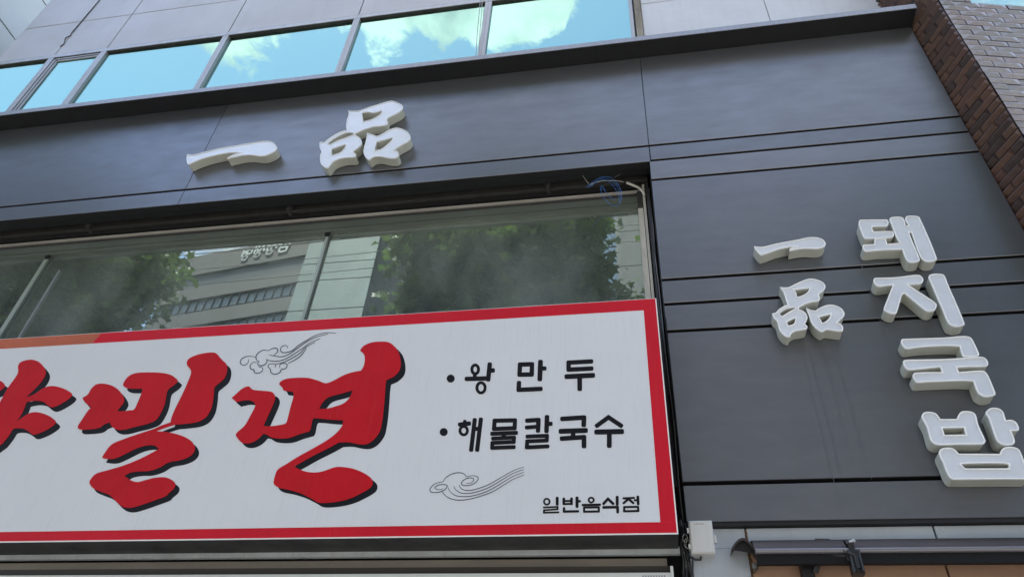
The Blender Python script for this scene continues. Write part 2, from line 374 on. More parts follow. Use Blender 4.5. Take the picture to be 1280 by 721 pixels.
# bottom return of the panels
MB().box(XO + .002, XR, .006, .099, Z8 - .018, Z8 - .0005).build('panel_return', M_black, bld)
MB().box(XL, XO, .063, .115, 5.637, 5.644).build('panel_return', M_soffit, bld)
# reveal on the right of the window recess
MB().box(XO + .001, XO + .010, .063, .42, Z8 + .01, 5.640).build('window_reveal', M_frame_d, bld)
# cornice
fz = P(1134, 6.3, -.155)[1]
for a, b in ((XL, -5.9), (-5.9, -2.38), (-2.38, XR + .01)):
    MB().box(a + .001, b - .001, -.155, -.150, ZC, fz).build('cornice_flashing', M_flash, bld)
MB().box(XL, XR + .008, -.149, .15, ZC + .001, ZC + .007).build('cornice_soffit', M_soffit, bld)
MB().box(XL, XR + .008, -.149, .149, fz - .012, fz - .004).build('cornice_top', M_flash, bld)
MB().box(XR - .002, XR + .008, -.149, .14, ZC + .008, fz - .013).build('cornice_end', M_flash, bld)

# ---- upper (third) floor
YW = .15
JX = [-6.0, P(131, 64, YW)[0], P(263, 80, YW)[0], P(437, 50, YW)[0], P(606, 37, YW)[0], P(792, 25, YW)[0]]
ZH, ZJ, ZT = 8.49, 9.19, 10.6
XE = -6.79                                       # left corner of this building
XU = 2.36
rows = [(ZH + .012, ZJ - .006), (ZJ + .006, ZT - .005), (ZT + .005, 11.2)]
jx = [XE, JX[0] - .035, JX[1], JX[2], JX[3], JX[4], JX[5]]
for z0, z1 in rows:
    for a, b in zip(jx[:-1], jx[1:]):
        MB().bbox(a + .006, b - .006, YW, YW + .03, z0, z1, .002).build('wall_panel', M_wallp, bld)
xr = [JX[5] + .075, P(958, 10, YW)[0], XU]
zr = P(818, 3, YW)[1]
for z0, z1 in ((6.99, zr - .005), (zr + .005, 8.9), (8.91, 10.6), (10.61, 11.2)):
    for a, b in zip(xr[:-1], xr[1:]):
        MB().bbox(a + .003, b - .003, YW + .004, YW + .03, z0, z1, .002).build('stone_panel', M_wallw, bld)
MB().box(XE, XU, YW + .031, YW + .05, ZH + .01, 11.2).build('backing_board', M_black, bld)
MB().box(xr[0] - .02, XU, YW + .051, YW + .07, 6.95, ZH + .01).build('backing_board', M_black, bld)
MB().box(xr[0] - .060, xr[0] - .002, YW - .012, YW + .06, 6.96, 8.9).build('sealant_strip', mat('beige_sealant', (.36, .32, .25), .8, noise=(12, .5, (1, 1, .3)), bump=(30, .6)), bld)
# body of the building (blocks the sun)
MB().box(XE + .005, XU - .005, .60, 8, 5.9, 11.2).build('building_core', M_greyrend, bld)
MB().box(XE + .005, XU - .005, YW + .052, .599, 8.50, 11.19).build('building_core', M_greyrend, bld)
MB().box(XL, XU, 3.5, 8, 0, 5.9).build('building_core', M_greyrend, bld)
MB().box(XL, XE, .3, 8, 5.9, 6.98).build('building_core', M_greyrend, bld)
# third floor windows
ZW0 = 6.96
rp = random.Random(4)
def win3(a, b, sash=False):
    f = MB(); w = .031
    f.box(a, b, YW - .006, YW + .09, ZH - .062, ZH)                        # head
    f.box(a, b, YW + .002, YW + .09, ZW0, ZW0 + .05)
    f.box(a, a + w, YW - .004, YW + .085, ZW0 + .05, ZH - .062); f.box(b - w, b, YW - .004, YW + .085, ZW0 + .05, ZH - .062)
    wn = f.build('window', M_frame, bld)
    MB().box(a + w, b - w, YW + .001, YW + .029, ZH - .066, ZH - .0625).build('head_shadow_strip', M_frame_d, wn)
    if sash:
        q = MB(); a2, b2 = a + w + .012, b - w - .006; z1 = ZH - .075
        for k, (ins, y) in enumerate(((0, YW + .003), (.028, YW + .010))):
            q.box(a2 + ins, a2 + ins + .02, y, y + .012, ZW0 + .06, z1 - ins); q.box(b2 - ins * .4 - .016, b2 - ins * .4, y, y + .012, ZW0 + .06, z1 - ins)
            q.box(a2 + ins, b2 - ins * .4, y, y + .012, z1 - ins - .018, z1 - ins - .001)
        q.build('sash', M_frame, wn)
    t1, t2 = rp.uniform(-.0025, .0025), rp.uniform(-.004, .004); q_ = [(a + w, ZW0 + .05), (b - w, ZW0 + .05), (b - w, ZH - .062), (a + w, ZH - .062)]; yy = [YW + .026 + t1, YW + .026 - t1, YW + .026 - t1 + t2, YW + .026 + t1 + t2]
    MB().add([(x, y, z) for (x, z), y in zip(q_, yy)] + [(x, YW + .0345, z) for x, z in q_], [(0, 1, 2, 3), (7, 6, 5, 4), (0, 4, 5, 1), (1, 5, 6, 2), (2, 6, 7, 3), (3, 7, 4, 0)]).build('pane', G_up, wn)
    MB().box(a + w, b - w, YW + .035, YW + .040, ZW0 + .05, ZH - .0625).build('window_backing', M_int_d, wn)
wx = [XE + .02, JX[0] - .04, JX[1], JX[2], JX[3], JX[4], JX[5]]
for i, (a, b) in enumerate(zip(wx[:-1], wx[1:])): win3(a + .001, b - .001, i == 1)
# caulked gap where the window ribbon meets the stone panels
MB().box(JX[5], xr[0] - .062, YW + .03, YW + .09, 6.96, 8.9).build('jamb', M_frame_d, bld)

# ---- second floor window recess
YG = .25; YF = .212
zr0 = P(0, 307, YF)[1]
zg = P(0, 324, YF + .012)[1]
MB().box(XL, XO - .01, .116, .185, 5.705, 5.72).build('recess_ceiling', M_black, bld)
st = MB(); st.box(XL, XO - .02, .165, .185, 5.62, 5.70); st.box(XL, XO - .02, .150, .165, 5.612, 5.626); st.build('steel_channel', M_frame_d, bld)
MB().box(XL, XO - .012, .186, .212, zr0 + .012, 5.75).build('recess_board', M_black, bld)
MB().box(XL, .128, YF - .01, YF + .012, zr0 - .012, zr0 - .002).build('window_head_rail', mat('dull_white_rail', (.55, .53, .48), .5, noise=(5, .3, (.3, 1, 1)), streak=(3, .3)), bld)
hd = MB(); zz = zr0 - .013; hh = zz - zg
hd.box(XL, .12, YF + .010, .30, zz - hh * .30, zz); hd.build('window_head', M_frame_d, bld)
hd = MB(); hd.box(XL, .12, YF + .001, .30, zz - hh * .74, zz - hh * .301); hd.build('window_head', M_head, bld)
hd = MB(); hd.box(XL, .12, YF + .012, .30, zz - hh * .97, zz - hh * .741); hd.build('window_head', M_head, bld)
for u, v in ((110, 283), (362, 258), (685, 232)):
    x = P(u, v, .13)[0]
    b = MB(); b.box(x - .012, x + .012, .117, .19, 5.60, 5.66); b.add([(x - .014, .118, 5.70), (x + .014, .118, 5.70), (x + .014, .20, 5.59), (x - .014, .20, 5.59), (x - .014, .135, 5.71), (x + .014, .135, 5.71), (x + .014, .217, 5.60), (x - .014, .217, 5.60)],
          [(0, 1, 2, 3), (7, 6, 5, 4), (0, 4, 5, 1), (1, 5, 6, 2), (2, 6, 7, 3), (3, 7, 4, 0)])
    b.build('hanger_bracket', M_frame_d, bld)
# right jamb of the window: cream profile, grey strips, dark gap
jt = 5.50
xa = P(800, 290, .205)[0]; xb = P(806.5, 290, .205)[0]
MB().box(xa, xb, .195, .28, 3.3, jt - .12).build('window_jamb', M_cream, bld)
MB().box(xa, xb, .199, .28, jt - .119, zr0 - .014).build('window_jamb', M_frame_d, bld)
MB().box(xb + .004, xb + .020, .175, .25, 3.3, 5.60).build('jamb_strip', M_cream, bld)
MB().box(xb + .030, xb + .046, .155, .25, 3.3, 5.60).build('jamb_strip', M_frame_d, bld)
MB().box(xb + .002, XO, .251, .28, 3.3, 5.70).build('jamb_backing', M_black, bld)
# glass panes (two sliding tracks)
s1 = P(75, 302, YG)[0]; s2 = P(411, 293, YG)[0]
def pane(a, b, y): MB().box(a, b, y, y + .006, 3.5, zg + .03).build('window_pane', G_low, bld)
pane(XL, s1 - .002, YG + .004); pane(s1 + .002, s2 - .002, YG + .0045); pane(s2 + .002, xa + .004, YG + .003)
for sx, w in ((s1, .030), (s2, .012)):
    MB().box(sx - w, sx + .010, YG - .012, YG + .0025, 3.5, zg + .01).build('sash_edge', M_seam, bld)
    MB().box(sx + .012, sx + .018, YG - .016, YG + .0018, 3.5, zg + .01).build('sash_edge', M_head, bld)
    MB().box(sx - .018, sx + .02, YG - .028, YG - .013, zg - .03, zg + .0).build('sash_catch', M_black, bld)
sx = P(60, 362, YG)[0]; MB().box(sx - .004, sx + .004, YG - .008, YG + .003, 3.5, P(75, 338, YG)[1]).build('sash_edge', M_frame, bld)
# room behind the glass
yc = .31; zc = P(475, 291, yc)[1]
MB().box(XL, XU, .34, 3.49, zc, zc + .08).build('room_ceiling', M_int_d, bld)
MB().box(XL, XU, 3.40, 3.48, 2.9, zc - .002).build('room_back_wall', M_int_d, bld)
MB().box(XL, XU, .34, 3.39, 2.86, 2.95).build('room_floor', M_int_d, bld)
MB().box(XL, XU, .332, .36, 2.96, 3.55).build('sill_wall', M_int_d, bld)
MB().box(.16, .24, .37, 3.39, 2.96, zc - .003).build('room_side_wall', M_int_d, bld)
# ---- lower wall on the right (polished tiles) and dark strip at the sign
YT = .034
xj = P(1169, 666, YT)[0]; xj0 = P(936, 690, YT)[0]
xs = [P(862, 700, YT)[0], xj0, xj, 2.9]
for a, b in zip(xs[:-1], xs[1:]):
    MB().bbox(a + .004, b - .004, YT, .09, 2.935, Z8 - .02, .002).build('wall_tile', M_steelw, bld)
    MB().bbox(a + .004, b - .004, YT, .09, 1.9, (2.928 if a > xs[0] + .01 else 2.9345), .002).build('wall_tile', M_shade_tile if a > xs[0] + .01 else M_steelw, bld)
MB().box(xs[0] - .02, 2.9, .101, .16, 0, Z8 - .02).build('backing_board', M_black, bld)
MB().box(XL, xs[0] - .021, .20, .24, 0, 3.3).build('backing_board', M_black, bld)
MB().box(xs[0], 2.9, .04, .09, 0.14, 1.895).build('wall_tile', M_shade_tile, bld)
rs = MB(); random.seed(3)
pts = [(xj0 + random.uniform(-.006, .006) + .002 * math.sin(i), YT - .0015, 3.02 - i * .014) for i in range(24)]; rs.tube(pts, .0042, 5); rs.build('rust_streak', M_rust, bld, smooth=False)
M_stain = mat('drip_stain', (0.168, 0.178, 0.198), 0.45, 0.6, 0.5)
rs_ = random.Random(9)
for (u, v0, v1) in ((1001, 432, 640), (1012, 436, 598), (1027, 430, 560), (1048, 452, 600), (1066, 300, 470), (1112, 432, 520)):
    xA, zA = P(u, v0); _, zB = P(u, v1); b = MB(); n = 9; vs = []
    for i in range(n + 1):
        t_ = i / n; w = .0022 * (1 - .6 * t_) * rs_.uniform(.6, 1.3); xx = xA + rs_.uniform(-.0012, .0012)
        z_ = zA + (zB - zA) * t_; vs += [(xx - w, -.0022, z_), (xx + w, -.0022, z_)]
    b.add(vs, [(2 * i, 2 * i + 1, 2 * i + 3, 2 * i + 2) for i in range(n)]); b.build('drip_stain', M_stain, bld)

# ================================================================== BIG SIGN BOX
YS = -.12
sg = thing('signboard', 'wide white box sign with a red border and big red brushed letters over the window', 'sign', (-2, YS + .1, 2.94))
sx1 = P(848, 667, YS)[0]; sz0 = P(848, 667, YS)[1]; sz1 = P(822, 373, YS)[1] + .003; sx0 = -5.6
MB().box(sx0, sx1, YS + .004, YS + .19, sz0 + .004, sz1 - .004).build('sign_box', M_under, sg)
MB().box(sx0, sx1, YS, YS + .0035, sz0, sz1).build('sign_edge', M_white, sg)
ix1 = P(825, 650, YS)[0]; iz0 = P(825, 652, YS)[1]; iz1 = P(806, 388, YS)[1]
MB().box(sx0, ix1, YS - .0015, YS - .0005, iz0, iz1).build('sign_face', M_sign, sg)
e = .006
xo = P(120, 420, YS)[0]
def quad(pts, y): return MB().add([(x, y, z) for x, z in pts], [(0, 1, 2, 3)])
quad([(xo, iz1 + .001), (sx1 - e, iz1 + .001), (sx1 - e, sz1 - .003), (xo + .03, sz1 - .003)], YS - .001).build('sign_border', M_bor, sg)
quad([(sx0, iz1 + .001), (xo - .0005, iz1 + .001), (xo + .0295, sz1 - .003), (sx0, sz1 - .003)], YS - .001).build('sign_border', M_orange, sg)
quad([(sx0, sz0 + e), (sx1 - e, sz0 + e), (sx1 - e, iz0 - .001), (sx0, iz0 - .001)], YS - .001).build('sign_border', M_bor, sg)
quad([(ix1 + .001, iz0 - .0009), (sx1 - e, iz0 - .0009), (sx1 - e, iz1 + .0009), (ix1 + .001, iz1 + .0009)], YS - .001).build('sign_border', M_bor, sg)
# brushed red syllables: traced outline on the sign face, each with its black drop shadow
RED = {
'first': (0, 430, 5.3333, ["-70,232 0,245 30,265 38,285* 20,300 -10,320 -70,330",
   "122,150* 135,125 170,110 215,105 260,120 295,155 308,190 295,230 260,275 215,320 175,357* 230,335 290,295 350,280 420,295 475,325 482,345 450,375 390,410 350,422 320,408 290,385 240,378 180,388* 165,430 140,480 110,515* 150,490 200,460 255,455 320,475 365,505 375,525 350,550 300,580 240,603 215,600 190,580 150,563 95,565 70,600 40,640 10,670 -60,700 -80,560 -30,420 0,390 50,300 100,230 122,190"], []),
'second': (80, 420, 5.3333, ["128,410* 160,390 185,350 220,322 270,318 330,335 375,370 402,415 400,445 370,485 355,500* 390,502 440,495 468,490 490,450 520,375 522,350* 480,352 430,350 400,335 398,315 425,275 470,250 540,243 640,245 710,258 750,285 760,300 740,325 700,355 688,380 675,450 650,510 615,560 560,585 480,605 400,625 350,622 320,600 308,575* 270,590 230,615 130,625 100,618 95,600 120,560 160,500 185,475* 150,450 130,425",
   "820,180 830,155 865,135 920,118 990,110 1020,120 1050,155 1085,190 1088,240 1070,285 1030,320 1005,345 1000,400 985,480 950,540 900,570 840,582 740,592* 700,605 650,622 620,635* 700,642 780,662 840,692 870,727 872,767 840,802 780,827 700,842 640,877 570,899 500,902 440,912 405,932* 450,962 495,972 560,955 620,942 680,942 725,962 745,987 735,1017 700,1047 680,1067 600,1097 520,1125 450,1144 400,1139 360,1112 310,1062 250,1037 195,1012 172,977 185,947 220,915 300,892 400,862 500,822 580,782 635,752* 600,729 540,732 480,752 400,792 340,817 290,819 255,812* 275,777 320,722 400,687 500,652 600,619 650,597 712,575* 720,540 745,480 790,390 830,300 848,250 845,225 825,200"], []),
'third': (280, 415, 5.3333, ["52,440* 80,415 120,380 165,362 195,385 260,392 320,400 342,430 335,470 300,550 265,625* 300,628 360,622 410,610 425,580 445,500 465,430 462,400* 430,395 400,390 390,370 370,350 380,330 420,312 500,305 570,308 630,325 680,342 730,325 800,288 860,268 915,258* 935,220 940,170 930,145 908,125* 930,95 980,72 1040,65 1100,70 1145,105 1170,150 1180,210 1170,260 1130,300 1085,320* 1078,360 1072,450 1065,530 1055,603 1040,663 1000,718 950,748 900,748 830,735 765,737* 700,773 600,823 520,868 470,895* 490,908 540,928 600,936 660,928 740,901 800,900 870,913 940,943 985,978 992,1013 970,1043 900,1083 830,1113 740,1133 640,1138 590,1113 520,1078 440,1053 370,1038 335,1013 335,983 350,933 370,908 420,878 500,828 600,773 700,713 760,663 792,620* 796,588* 720,585 650,578 600,575* 590,593 580,643 570,663* 500,683 440,705 380,711 320,703 285,683 262,680* 230,713 190,736 150,743 115,733 82,693 90,668 140,623 180,553 210,490 190,462 150,455 110,462 85,468*"],
   ["635,513* 660,470 700,435 780,412 858,390* 840,435 800,475 740,497 690,510"]),
}
for key, (ox, oy, sc, outs, holes) in RED.items():
    off = 27 if key != 'third' else 31
    for shadow in (True, False):
        for k, o_ in enumerate(outs):
            dx = off if shadow else 0; dy = 30 if shadow else 0
            lp = [orient(outline(o_, ox + dx / sc, oy + dy / sc, sc, YS))]
            if k == 0 and holes: lp += [orient(outline(h, ox + dx / sc, oy + dy / sc, sc, YS), False) for h in holes]
            y = YS - (.0022 if shadow else .0034)
            b = MB(); fill(b, lp, y)
            b.build('letter_shadow' if shadow else 'brushed_letter', M_ink if shadow else M_red, sg)

def capsule(mb, a, b, w, ox, oy, sc, y, r=.30):
    """stroke from a to b (photo units), slightly rounded ends"""
    ax, ay = a; bx, by = b; L = math.hypot(bx - ax, by - ay)
    tx, ty = ((bx - ax) / L, (by - ay) / L) if L > 0 else (1, 0); nx, ny = -ty, tx; w = w * 1.22; h = w / 2; c = h * .42
    pts = []
    for s_, (px, py), d in ((1, (bx, by), 1), (-1, (ax, ay), -1)):
        ex, ey = px + tx * h * .92 * d, py + ty * h * .92 * d
        for q in ((-h, 0), (-h + c * .3, .72), (-h + c, 1), (h - c, 1), (h - c * .3, .72), (h, 0)):
            off, f = q; off = off * d
            pts.append((px + nx * off + (ex - px) * f, py + ny * off + (ey - py) * f))
    mb.add([(lambda q: (q[0], y, q[1]))(P(ox + x / sc, oy + yy / sc, y)) for x, yy in pts], [tuple(range(len(pts)))])
def ring(mb, c, rx, ry, w, ox, oy, sc, y, n=28):
    o = [(c[0] + (rx + w / 2) * math.cos(t), c[1] + (ry + w / 2) * math.sin(t)) for t in [2 * math.pi * i / n for i in range(n)]]
    q = [(c[0] + (rx - w / 2) * math.cos(t), c[1] + (ry - w / 2) * math.sin(t)) for t in [2 * math.pi * i / n for i in range(n)]]
    vs = [(lambda a: (a[0], y, a[1]))(P(ox + x / sc, oy + yy / sc, y)) for x, yy in o + q]
    mb.add(vs, [(i, (i + 1) % n, n + (i + 1) % n, n + i) for i in range(n)])
def syll(ox, oy, sc, items, name='printed_syllable'):
    b = MB(); y = YS - .0024
    for it in items:
        if it[0] == 'o': ring(b, it[1], it[2], it[3], it[4], ox, oy, sc, y)
        elif it[0] == '.':
            n = 24; b.add([(lambda a: (a[0], y, a[1]))(P(ox + (it[1][0] + it[2] * math.cos(6.2832 * i / n)) / sc, oy + (it[1][1] + it[2] * math.sin(6.2832 * i / n)) / sc, y)) for i in range(n)], [tuple(range(n))])
        else:
            pts, w = it; cl = False
            for p, q in zip(pts[:-1], pts[1:]): capsule(b, p, q, w, ox, oy, sc, y); y -= .00004
        y -= .00004
    b.build(name, M_ink, sg)
A = (540, 430, 8)
syll(*A, [('.', (187, 343), 40)], 'printed_bullet')
syll(*A, [('o', (432, 252), 33, 44, 31), ([(428, 300), (428, 338)], 32), ([(347, 347), (560, 341)], 37), ([(577, 202), (562, 352)], 37), ([(580, 262), (608, 262)], 38), ('o', (490, 435), 41, 51, 30)])
syll(*A, [([(880, 203), (1000, 200), (997, 302), (875, 304), (880, 203)], 37), ([(1085, 178), (1078, 348)], 40), ([(1090, 242), (1125, 242)], 36), ([(870, 387), (866, 456), (1086, 446)], 37)])
syll(640, 420, 8, [([(792, 252), (566, 264), (566, 334), (794, 323)], 37), ([(548, 404), (808, 391)], 41), ([(677, 400), (677, 526)], 39)])
A = (530, 500, 8)
syll(*A, [('.', (197, 317), 40)], 'printed_bullet')
syll(*A, [([(408, 212), (406, 236)], 30), ([(360, 242), (450, 232)], 36), ('o', (397, 303), 37, 42, 29), ([(507, 197), (472, 494)], 35), ([(568, 192), (532, 494)], 35), ([(508, 287), (556, 283)], 34)])
syll(*A, [([(706, 204), (910, 200), (906, 278), (700, 286), (706, 204)], 35), ([(682, 334), (920, 325)], 35), ([(797, 338), (797, 368)], 36), ([(690, 382), (900, 372), (897, 416), (684, 426), (681, 475), (898, 467)], 33)])
A = (650, 500, 8)
syll(*A, [([(72, 203), (185, 196), (180, 303)], 37), ([(67, 272), (175, 263)], 33), ([(270, 168), (265, 306)], 38), ([(275, 235), (306, 235)], 36), ([(74, 362), (270, 354), (267, 401), (72, 410), (68, 470), (275, 460)], 33)])
syll(*A, [([(424, 186), (640, 172), (637, 246)], 39), ([(410, 310), (655, 301)], 42), ([(533, 315), (530, 365)], 38), ([(420, 382), (640, 368), (640, 458)], 39)])
syll(*A, [([(770, 253), (885, 170), (1010, 253)], 37), ([(767, 317), (1016, 312)], 43), ([(893, 325), (893, 453)], 40)])
A = (660, 580, 8)
syll(*A, [('o', (188, 372), 28, 29, 19), ([(292, 337), (292, 398)], 24), ([(158, 430), (296, 424), (296, 447), (160, 458), (158, 482), (304, 478)], 15)])
syll(*A, [([(358, 344), (358, 394)], 22), ([(435, 342), (435, 394)], 22), ([(358, 366), (435, 364)], 17), ([(358, 396), (435, 394)], 18), ([(490, 335), (490, 420)], 25), ([(496, 369), (518, 368)], 20), ([(360, 438), (360, 471), (500, 468)], 20)])
syll(*A, [('o', (632, 356), 25, 24, 19), ([(548, 406), (718, 402)], 20), ([(561, 430), (708, 428), (708, 470), (561, 472), (561, 430)], 18)])
syll(*A, [([(756, 392), (800, 344), (850, 392)], 23), ([(892, 328), (892, 397)], 25), ([(756, 429), (896, 426), (897, 476)], 23)])
syll(*A, [([(956, 339), (1060, 334)], 18), ([(1005, 345), (957, 386)], 20), ([(1005, 345), (1052, 385)], 20), ([(1098, 325), (1102, 394)], 23), ([(1068, 358), (1092, 358)], 18), ([(962, 426), (1100, 423), (1104, 465), (962, 468), (962, 426)], 18)])
# line-drawn cloud motifs
def ribbon(mb, txt, ox, oy, sc, y, w):
    pts, _ = parse(txt); pts = cr(pts, False, 5); k = len(pts); vs = []
    for i, (x, yy) in enumerate(pts):
        a, b = pts[max(i - 1, 0)], pts[min(i + 1, k - 1)]; tx, ty = b[0] - a[0], b[1] - a[1]; l = math.hypot(tx, ty) or 1
        ww = w * (.55 + .45 * math.sin(math.pi * i / (k - 1)))
        for s_ in (-1, 1):
            q = P(ox + (x - ty / l * ww / 2 * s_) / sc, oy + (yy + tx / l * ww / 2 * s_) / sc, y); vs.append((q[0], y, q[1]))
    mb.add(vs, [(2 * i, 2 * i + 1, 2 * i + 3, 2 * i + 2) for i in range(k - 1)])
def motif(ox, oy, lines, w):
    b = MB(); y = YS - .0024
    for t in lines: ribbon(b, t, ox, oy, 8, y, w); y -= .00004
    b.build('printed_cloud', M_line, sg)
motif(290, 405, ["165,350 160,385 130,408 95,403 83,375 100,345 140,325 190,321 240,328", "365,265 310,260 262,288 240,325 248,360 275,376", "365,265 400,245 442,240 458,262 442,293 415,312",
  "555,240 550,217 515,215 487,242 492,275 530,285 600,265 660,215 740,165 830,115 940,85 1040,92", "370,305 430,318 500,325 570,300 650,245 740,180 840,130 960,97", "340,350 380,365 450,370 530,350 610,305 700,245 780,187 880,145",
  "380,396 460,395 530,375 600,340 680,290 740,230 830,180", "560,390 620,362 690,312 745,240", "268,376 256,400 285,415 325,405 350,375 342,350", "250,380 205,385 180,420 192,450 218,455 225,482 260,490 298,470 305,438 265,425",
  "430,396 375,398 361,425 383,450 392,485 430,500 478,482 495,452 538,442 550,402 505,390 476,415 482,440", "430,430 440,404"], 10)
motif(520, 560, ["1080,185 980,220 860,285 740,355 640,395 540,420 470,412 440,385 435,363", "1080,210 970,250 850,320 740,385 640,425 540,448 450,445 395,410 378,375", "1080,238 970,280 860,345 750,410 640,455 520,480 410,475 345,435 322,390",
  "1080,265 970,310 870,370 760,435 620,485 500,512 400,515 320,490 275,450 262,430", "270,400 240,412 200,405 190,388 230,365 290,362 312,380 280,418 210,440 150,435 142,402 180,360 230,340 270,335",
  "270,335 300,290 360,255 430,242 480,255 502,285", "502,285 560,272 610,280 622,305 590,345 530,370 470,368 455,345 480,315 530,295 570,300 575,322 545,345 500,350"], 9)

# rail and lower fascia beneath the sign
rz1, rz0 = P(0, 691, .06)[1], P(0, 699, .06)[1]
solo(MB().box(-5.6, P(850, 690, .06)[0], .06, .082, rz0, rz1), 'steel_rail', M_rail, 'long grey galvanised square rail running under the red bordered sign', 'rail')
fa = thing('shop_fascia', 'brown-grey metal fascia with a white strip, cut by the bottom edge of the picture', 'fascia', (-2, .12, 2.4))
fz1, fzm, fz0 = P(0, 703.5, .09)[1], P(0, 712, .09)[1], P(0, 718, .09)[1]
xe = P(834, 705, .09)[0]
MB().box(-5.6, xe, .09, .19, fzm + .001, fz1).build('fascia_beam', M_brown, fa)
MB().box(-5.6, xe + .008, .085, .19, fz0 - .05, fzm).build('fascia_lower_beam', mat('dark_brown_fascia', (.05, .045, .04), .5), fa)
wz = P(400, 717, .03)[1]; wx1 = P(842, 716, .03)[0]
MB().box(-5.6, wx1 - .014, .03, .08, 2.4, wz).build('white_fascia', M_wsign, fa)
MB().box(wx1 - .013, wx1, .025, .10, 2.4, wz + .028).build('fascia_end_cap', M_wsign, fa)
# tiny illegible print on the white strip
tb = MB()
for i in range(9):
    x = wx1 - .14 + i * .012; tb.box(x, x + .007, .029, .0298, wz - .020, wz - .012)
tb.build('small_print', M_cable_g, fa)

# ================================================================== CHANNEL LETTERS
DL = .080
def chan(name, label, pieces, face=M_let_face, rim=.0048, cat='sign letter'):
    cs = []
    for ox, oy, o_, hs in pieces:
        lp = orient(outline(o_, ox, oy, 8, -DL)); cs.append((lp, [orient(outline(h, ox, oy, 8, -DL), False) for h in hs]))
    allp = [p for lp, _ in cs for p in lp]
    cx = sum(p[0] for p in allp) / len(allp); cz = min(p[1] for p in allp)
    t = thing('channel_letter', label, cat, (cx, 0, cz), 'channel letters on the dark panels')
    for lp, hs in cs:
        b = MB()
        for l in [lp] + hs: wallstrip(b, l, -DL, l, -.004)          # returns, 4 mm off the panel
        for l in [lp] + hs:                                         # trim cap: 1.5 mm lip outside, ring in front
            pass
        body = b.build('stroke', M_let_side, t, smooth=True)
        r = MB(); ins = [inset(l, rim) for l in [lp] + hs]; outl = [inset(l, -.0012) for l in [lp] + hs]
        for l, i, o2 in zip([lp] + hs, ins, outl):
            wallstrip(r, o2, -DL - .003, o2, -DL + .007)
            wallstrip(r, i, -DL - .003, o2, -DL - .003)
            wallstrip(r, i, -DL + .005, i, -DL - .003)
        r.build('trim', M_let_rim, body, smooth=False)
        f = MB(); fill(f, [inset(l, rim * .6) for l in [lp] + hs], -DL + .0015); f.build('letter_face', face, body)
    return t
chan('l', 'long brush stroke letter, alone at the left above the window recess', [(220, 140,
  "118,426* 155,432 195,428* 300,400 450,365 600,338 740,315 870,296 935,296 975,312 1003,345 1008,368 985,392 940,418 885,438 830,441 780,433 730,430 660,435 590,450 513,468* 525,455 570,432 620,415 660,407* 600,405 520,410 420,428 300,457 200,492 135,522* 118,520 108,480 110,445", [])], M_let_face2, .003)
PU1 = "443,162* 465,170 550,168 640,135 740,105 850,72 900,75 960,98 985,120 982,150 940,185 870,220 835,240 828,260 838,290 815,308 760,318 690,325 620,345 560,370 512,390* 510,412 540,425 568,452 577,488 558,520 520,548 490,568* 500,585 519,605 508,625 470,631 410,633 340,650 285,678 245,728 220,737 180,705 163,670 165,610 178,575 160,535 160,480* 205,482* 250,445 320,400 380,372 430,360* 425,320 432,260 445,220 450,190"
chan('l', 'three-box cluster letter over the window, right of the lone brush stroke', [
  (380, 118, PU1, ["580,186* 640,177 700,184 785,161* 770,195 720,232 660,258 590,274*", "235,492* 280,452 360,408 430,382 488,386 500,402 440,428 330,468 262,506*", "274,548* 350,520 425,498* 405,540 370,580 300,606 274,612*"]),
  (380, 118, "633,388* 680,405 730,420* 780,400 850,360 910,340 960,343 1030,375 1060,415 1060,445 1035,475 980,505 920,540 895,555* 930,570 945,600 930,630 890,640 830,635 760,620 700,625 665,645 648,657 615,625 597,580 602,540 618,480 628,430", ["722,478* 790,460 890,430* 880,460 840,500 790,540 740,560 702,563*"])], M_let_face2, .003)
chan('l', 'flat brush stroke letter on the right panels, above the smaller three-box cluster', [(930, 270,
  "103,305* 150,312 210,308 300,285 420,262 540,240 640,218 720,218 780,235 812,268 808,295 775,318 720,328 650,325 590,325 520,335 455,348* 462,330 500,315 550,308* 470,308 400,320 320,340 240,370 175,391* 150,375 125,345 108,320", [])])
PR1 = "360,110* 400,118 455,112 520,80 600,45 660,30 720,38 780,62 810,95 805,130 775,160 742,185* 755,215 752,240 735,252* 680,258 620,275 575,298 548,312* 548,336 580,348 612,372 632,410 622,450 604,484* 625,495 632,515 615,530 570,540 510,550 470,575 462,602* 440,608 400,590 360,545 345,500 330,450 300,420 283,378* 322,368* 350,335 395,306 442,288* 425,250 410,200 390,150"
chan('l', 'smaller three-box cluster letter on the right panels, across two panel joints', [
  (930, 345, PR1, ["495,135* 560,130 655,120* 640,160 600,190 550,208 527,208* 520,170", "350,378* 390,342 440,320 500,314 517,326 470,350 420,380 380,406*", "425,460* 470,435 515,418* 510,460 490,485 440,498*"]),
  (930, 345, "622,318* 660,340 715,350* 770,315 850,290 920,300 975,330 1003,375 990,410 950,445 925,470* 960,480 988,510 985,548* 940,550 870,540 820,537 780,558* 745,540 700,500 670,450 650,390", ["745,410* 800,395 868,380* 855,420 820,455 780,472* 765,440"])])
chan('l', 'topmost letter of the right hand column, with two tall bars at its right', [
  (1050, 260, "200,125 240,122 430,120 468,121 482,145 476,170 455,182 325,185* 320,205 333,240* 500,235 530,250 535,275 515,296 400,302 270,306 238,292 215,240 192,175 190,142", []),
  (1050, 260, "346,313* 455,311* 470,362* 604,354* 562,290 525,190 500,130 505,102 560,92 620,98 642,130 655,178* 688,180* 676,160 655,120 665,88 720,82 780,90 800,115 880,290 960,490 958,515 920,535 865,535 830,515 800,480 760,380 715,243* 686,242* 715,320 790,500 785,530 740,543 690,538 655,500 624,414* 400,422 270,435 240,420 228,390 242,370 345,366*", [])])
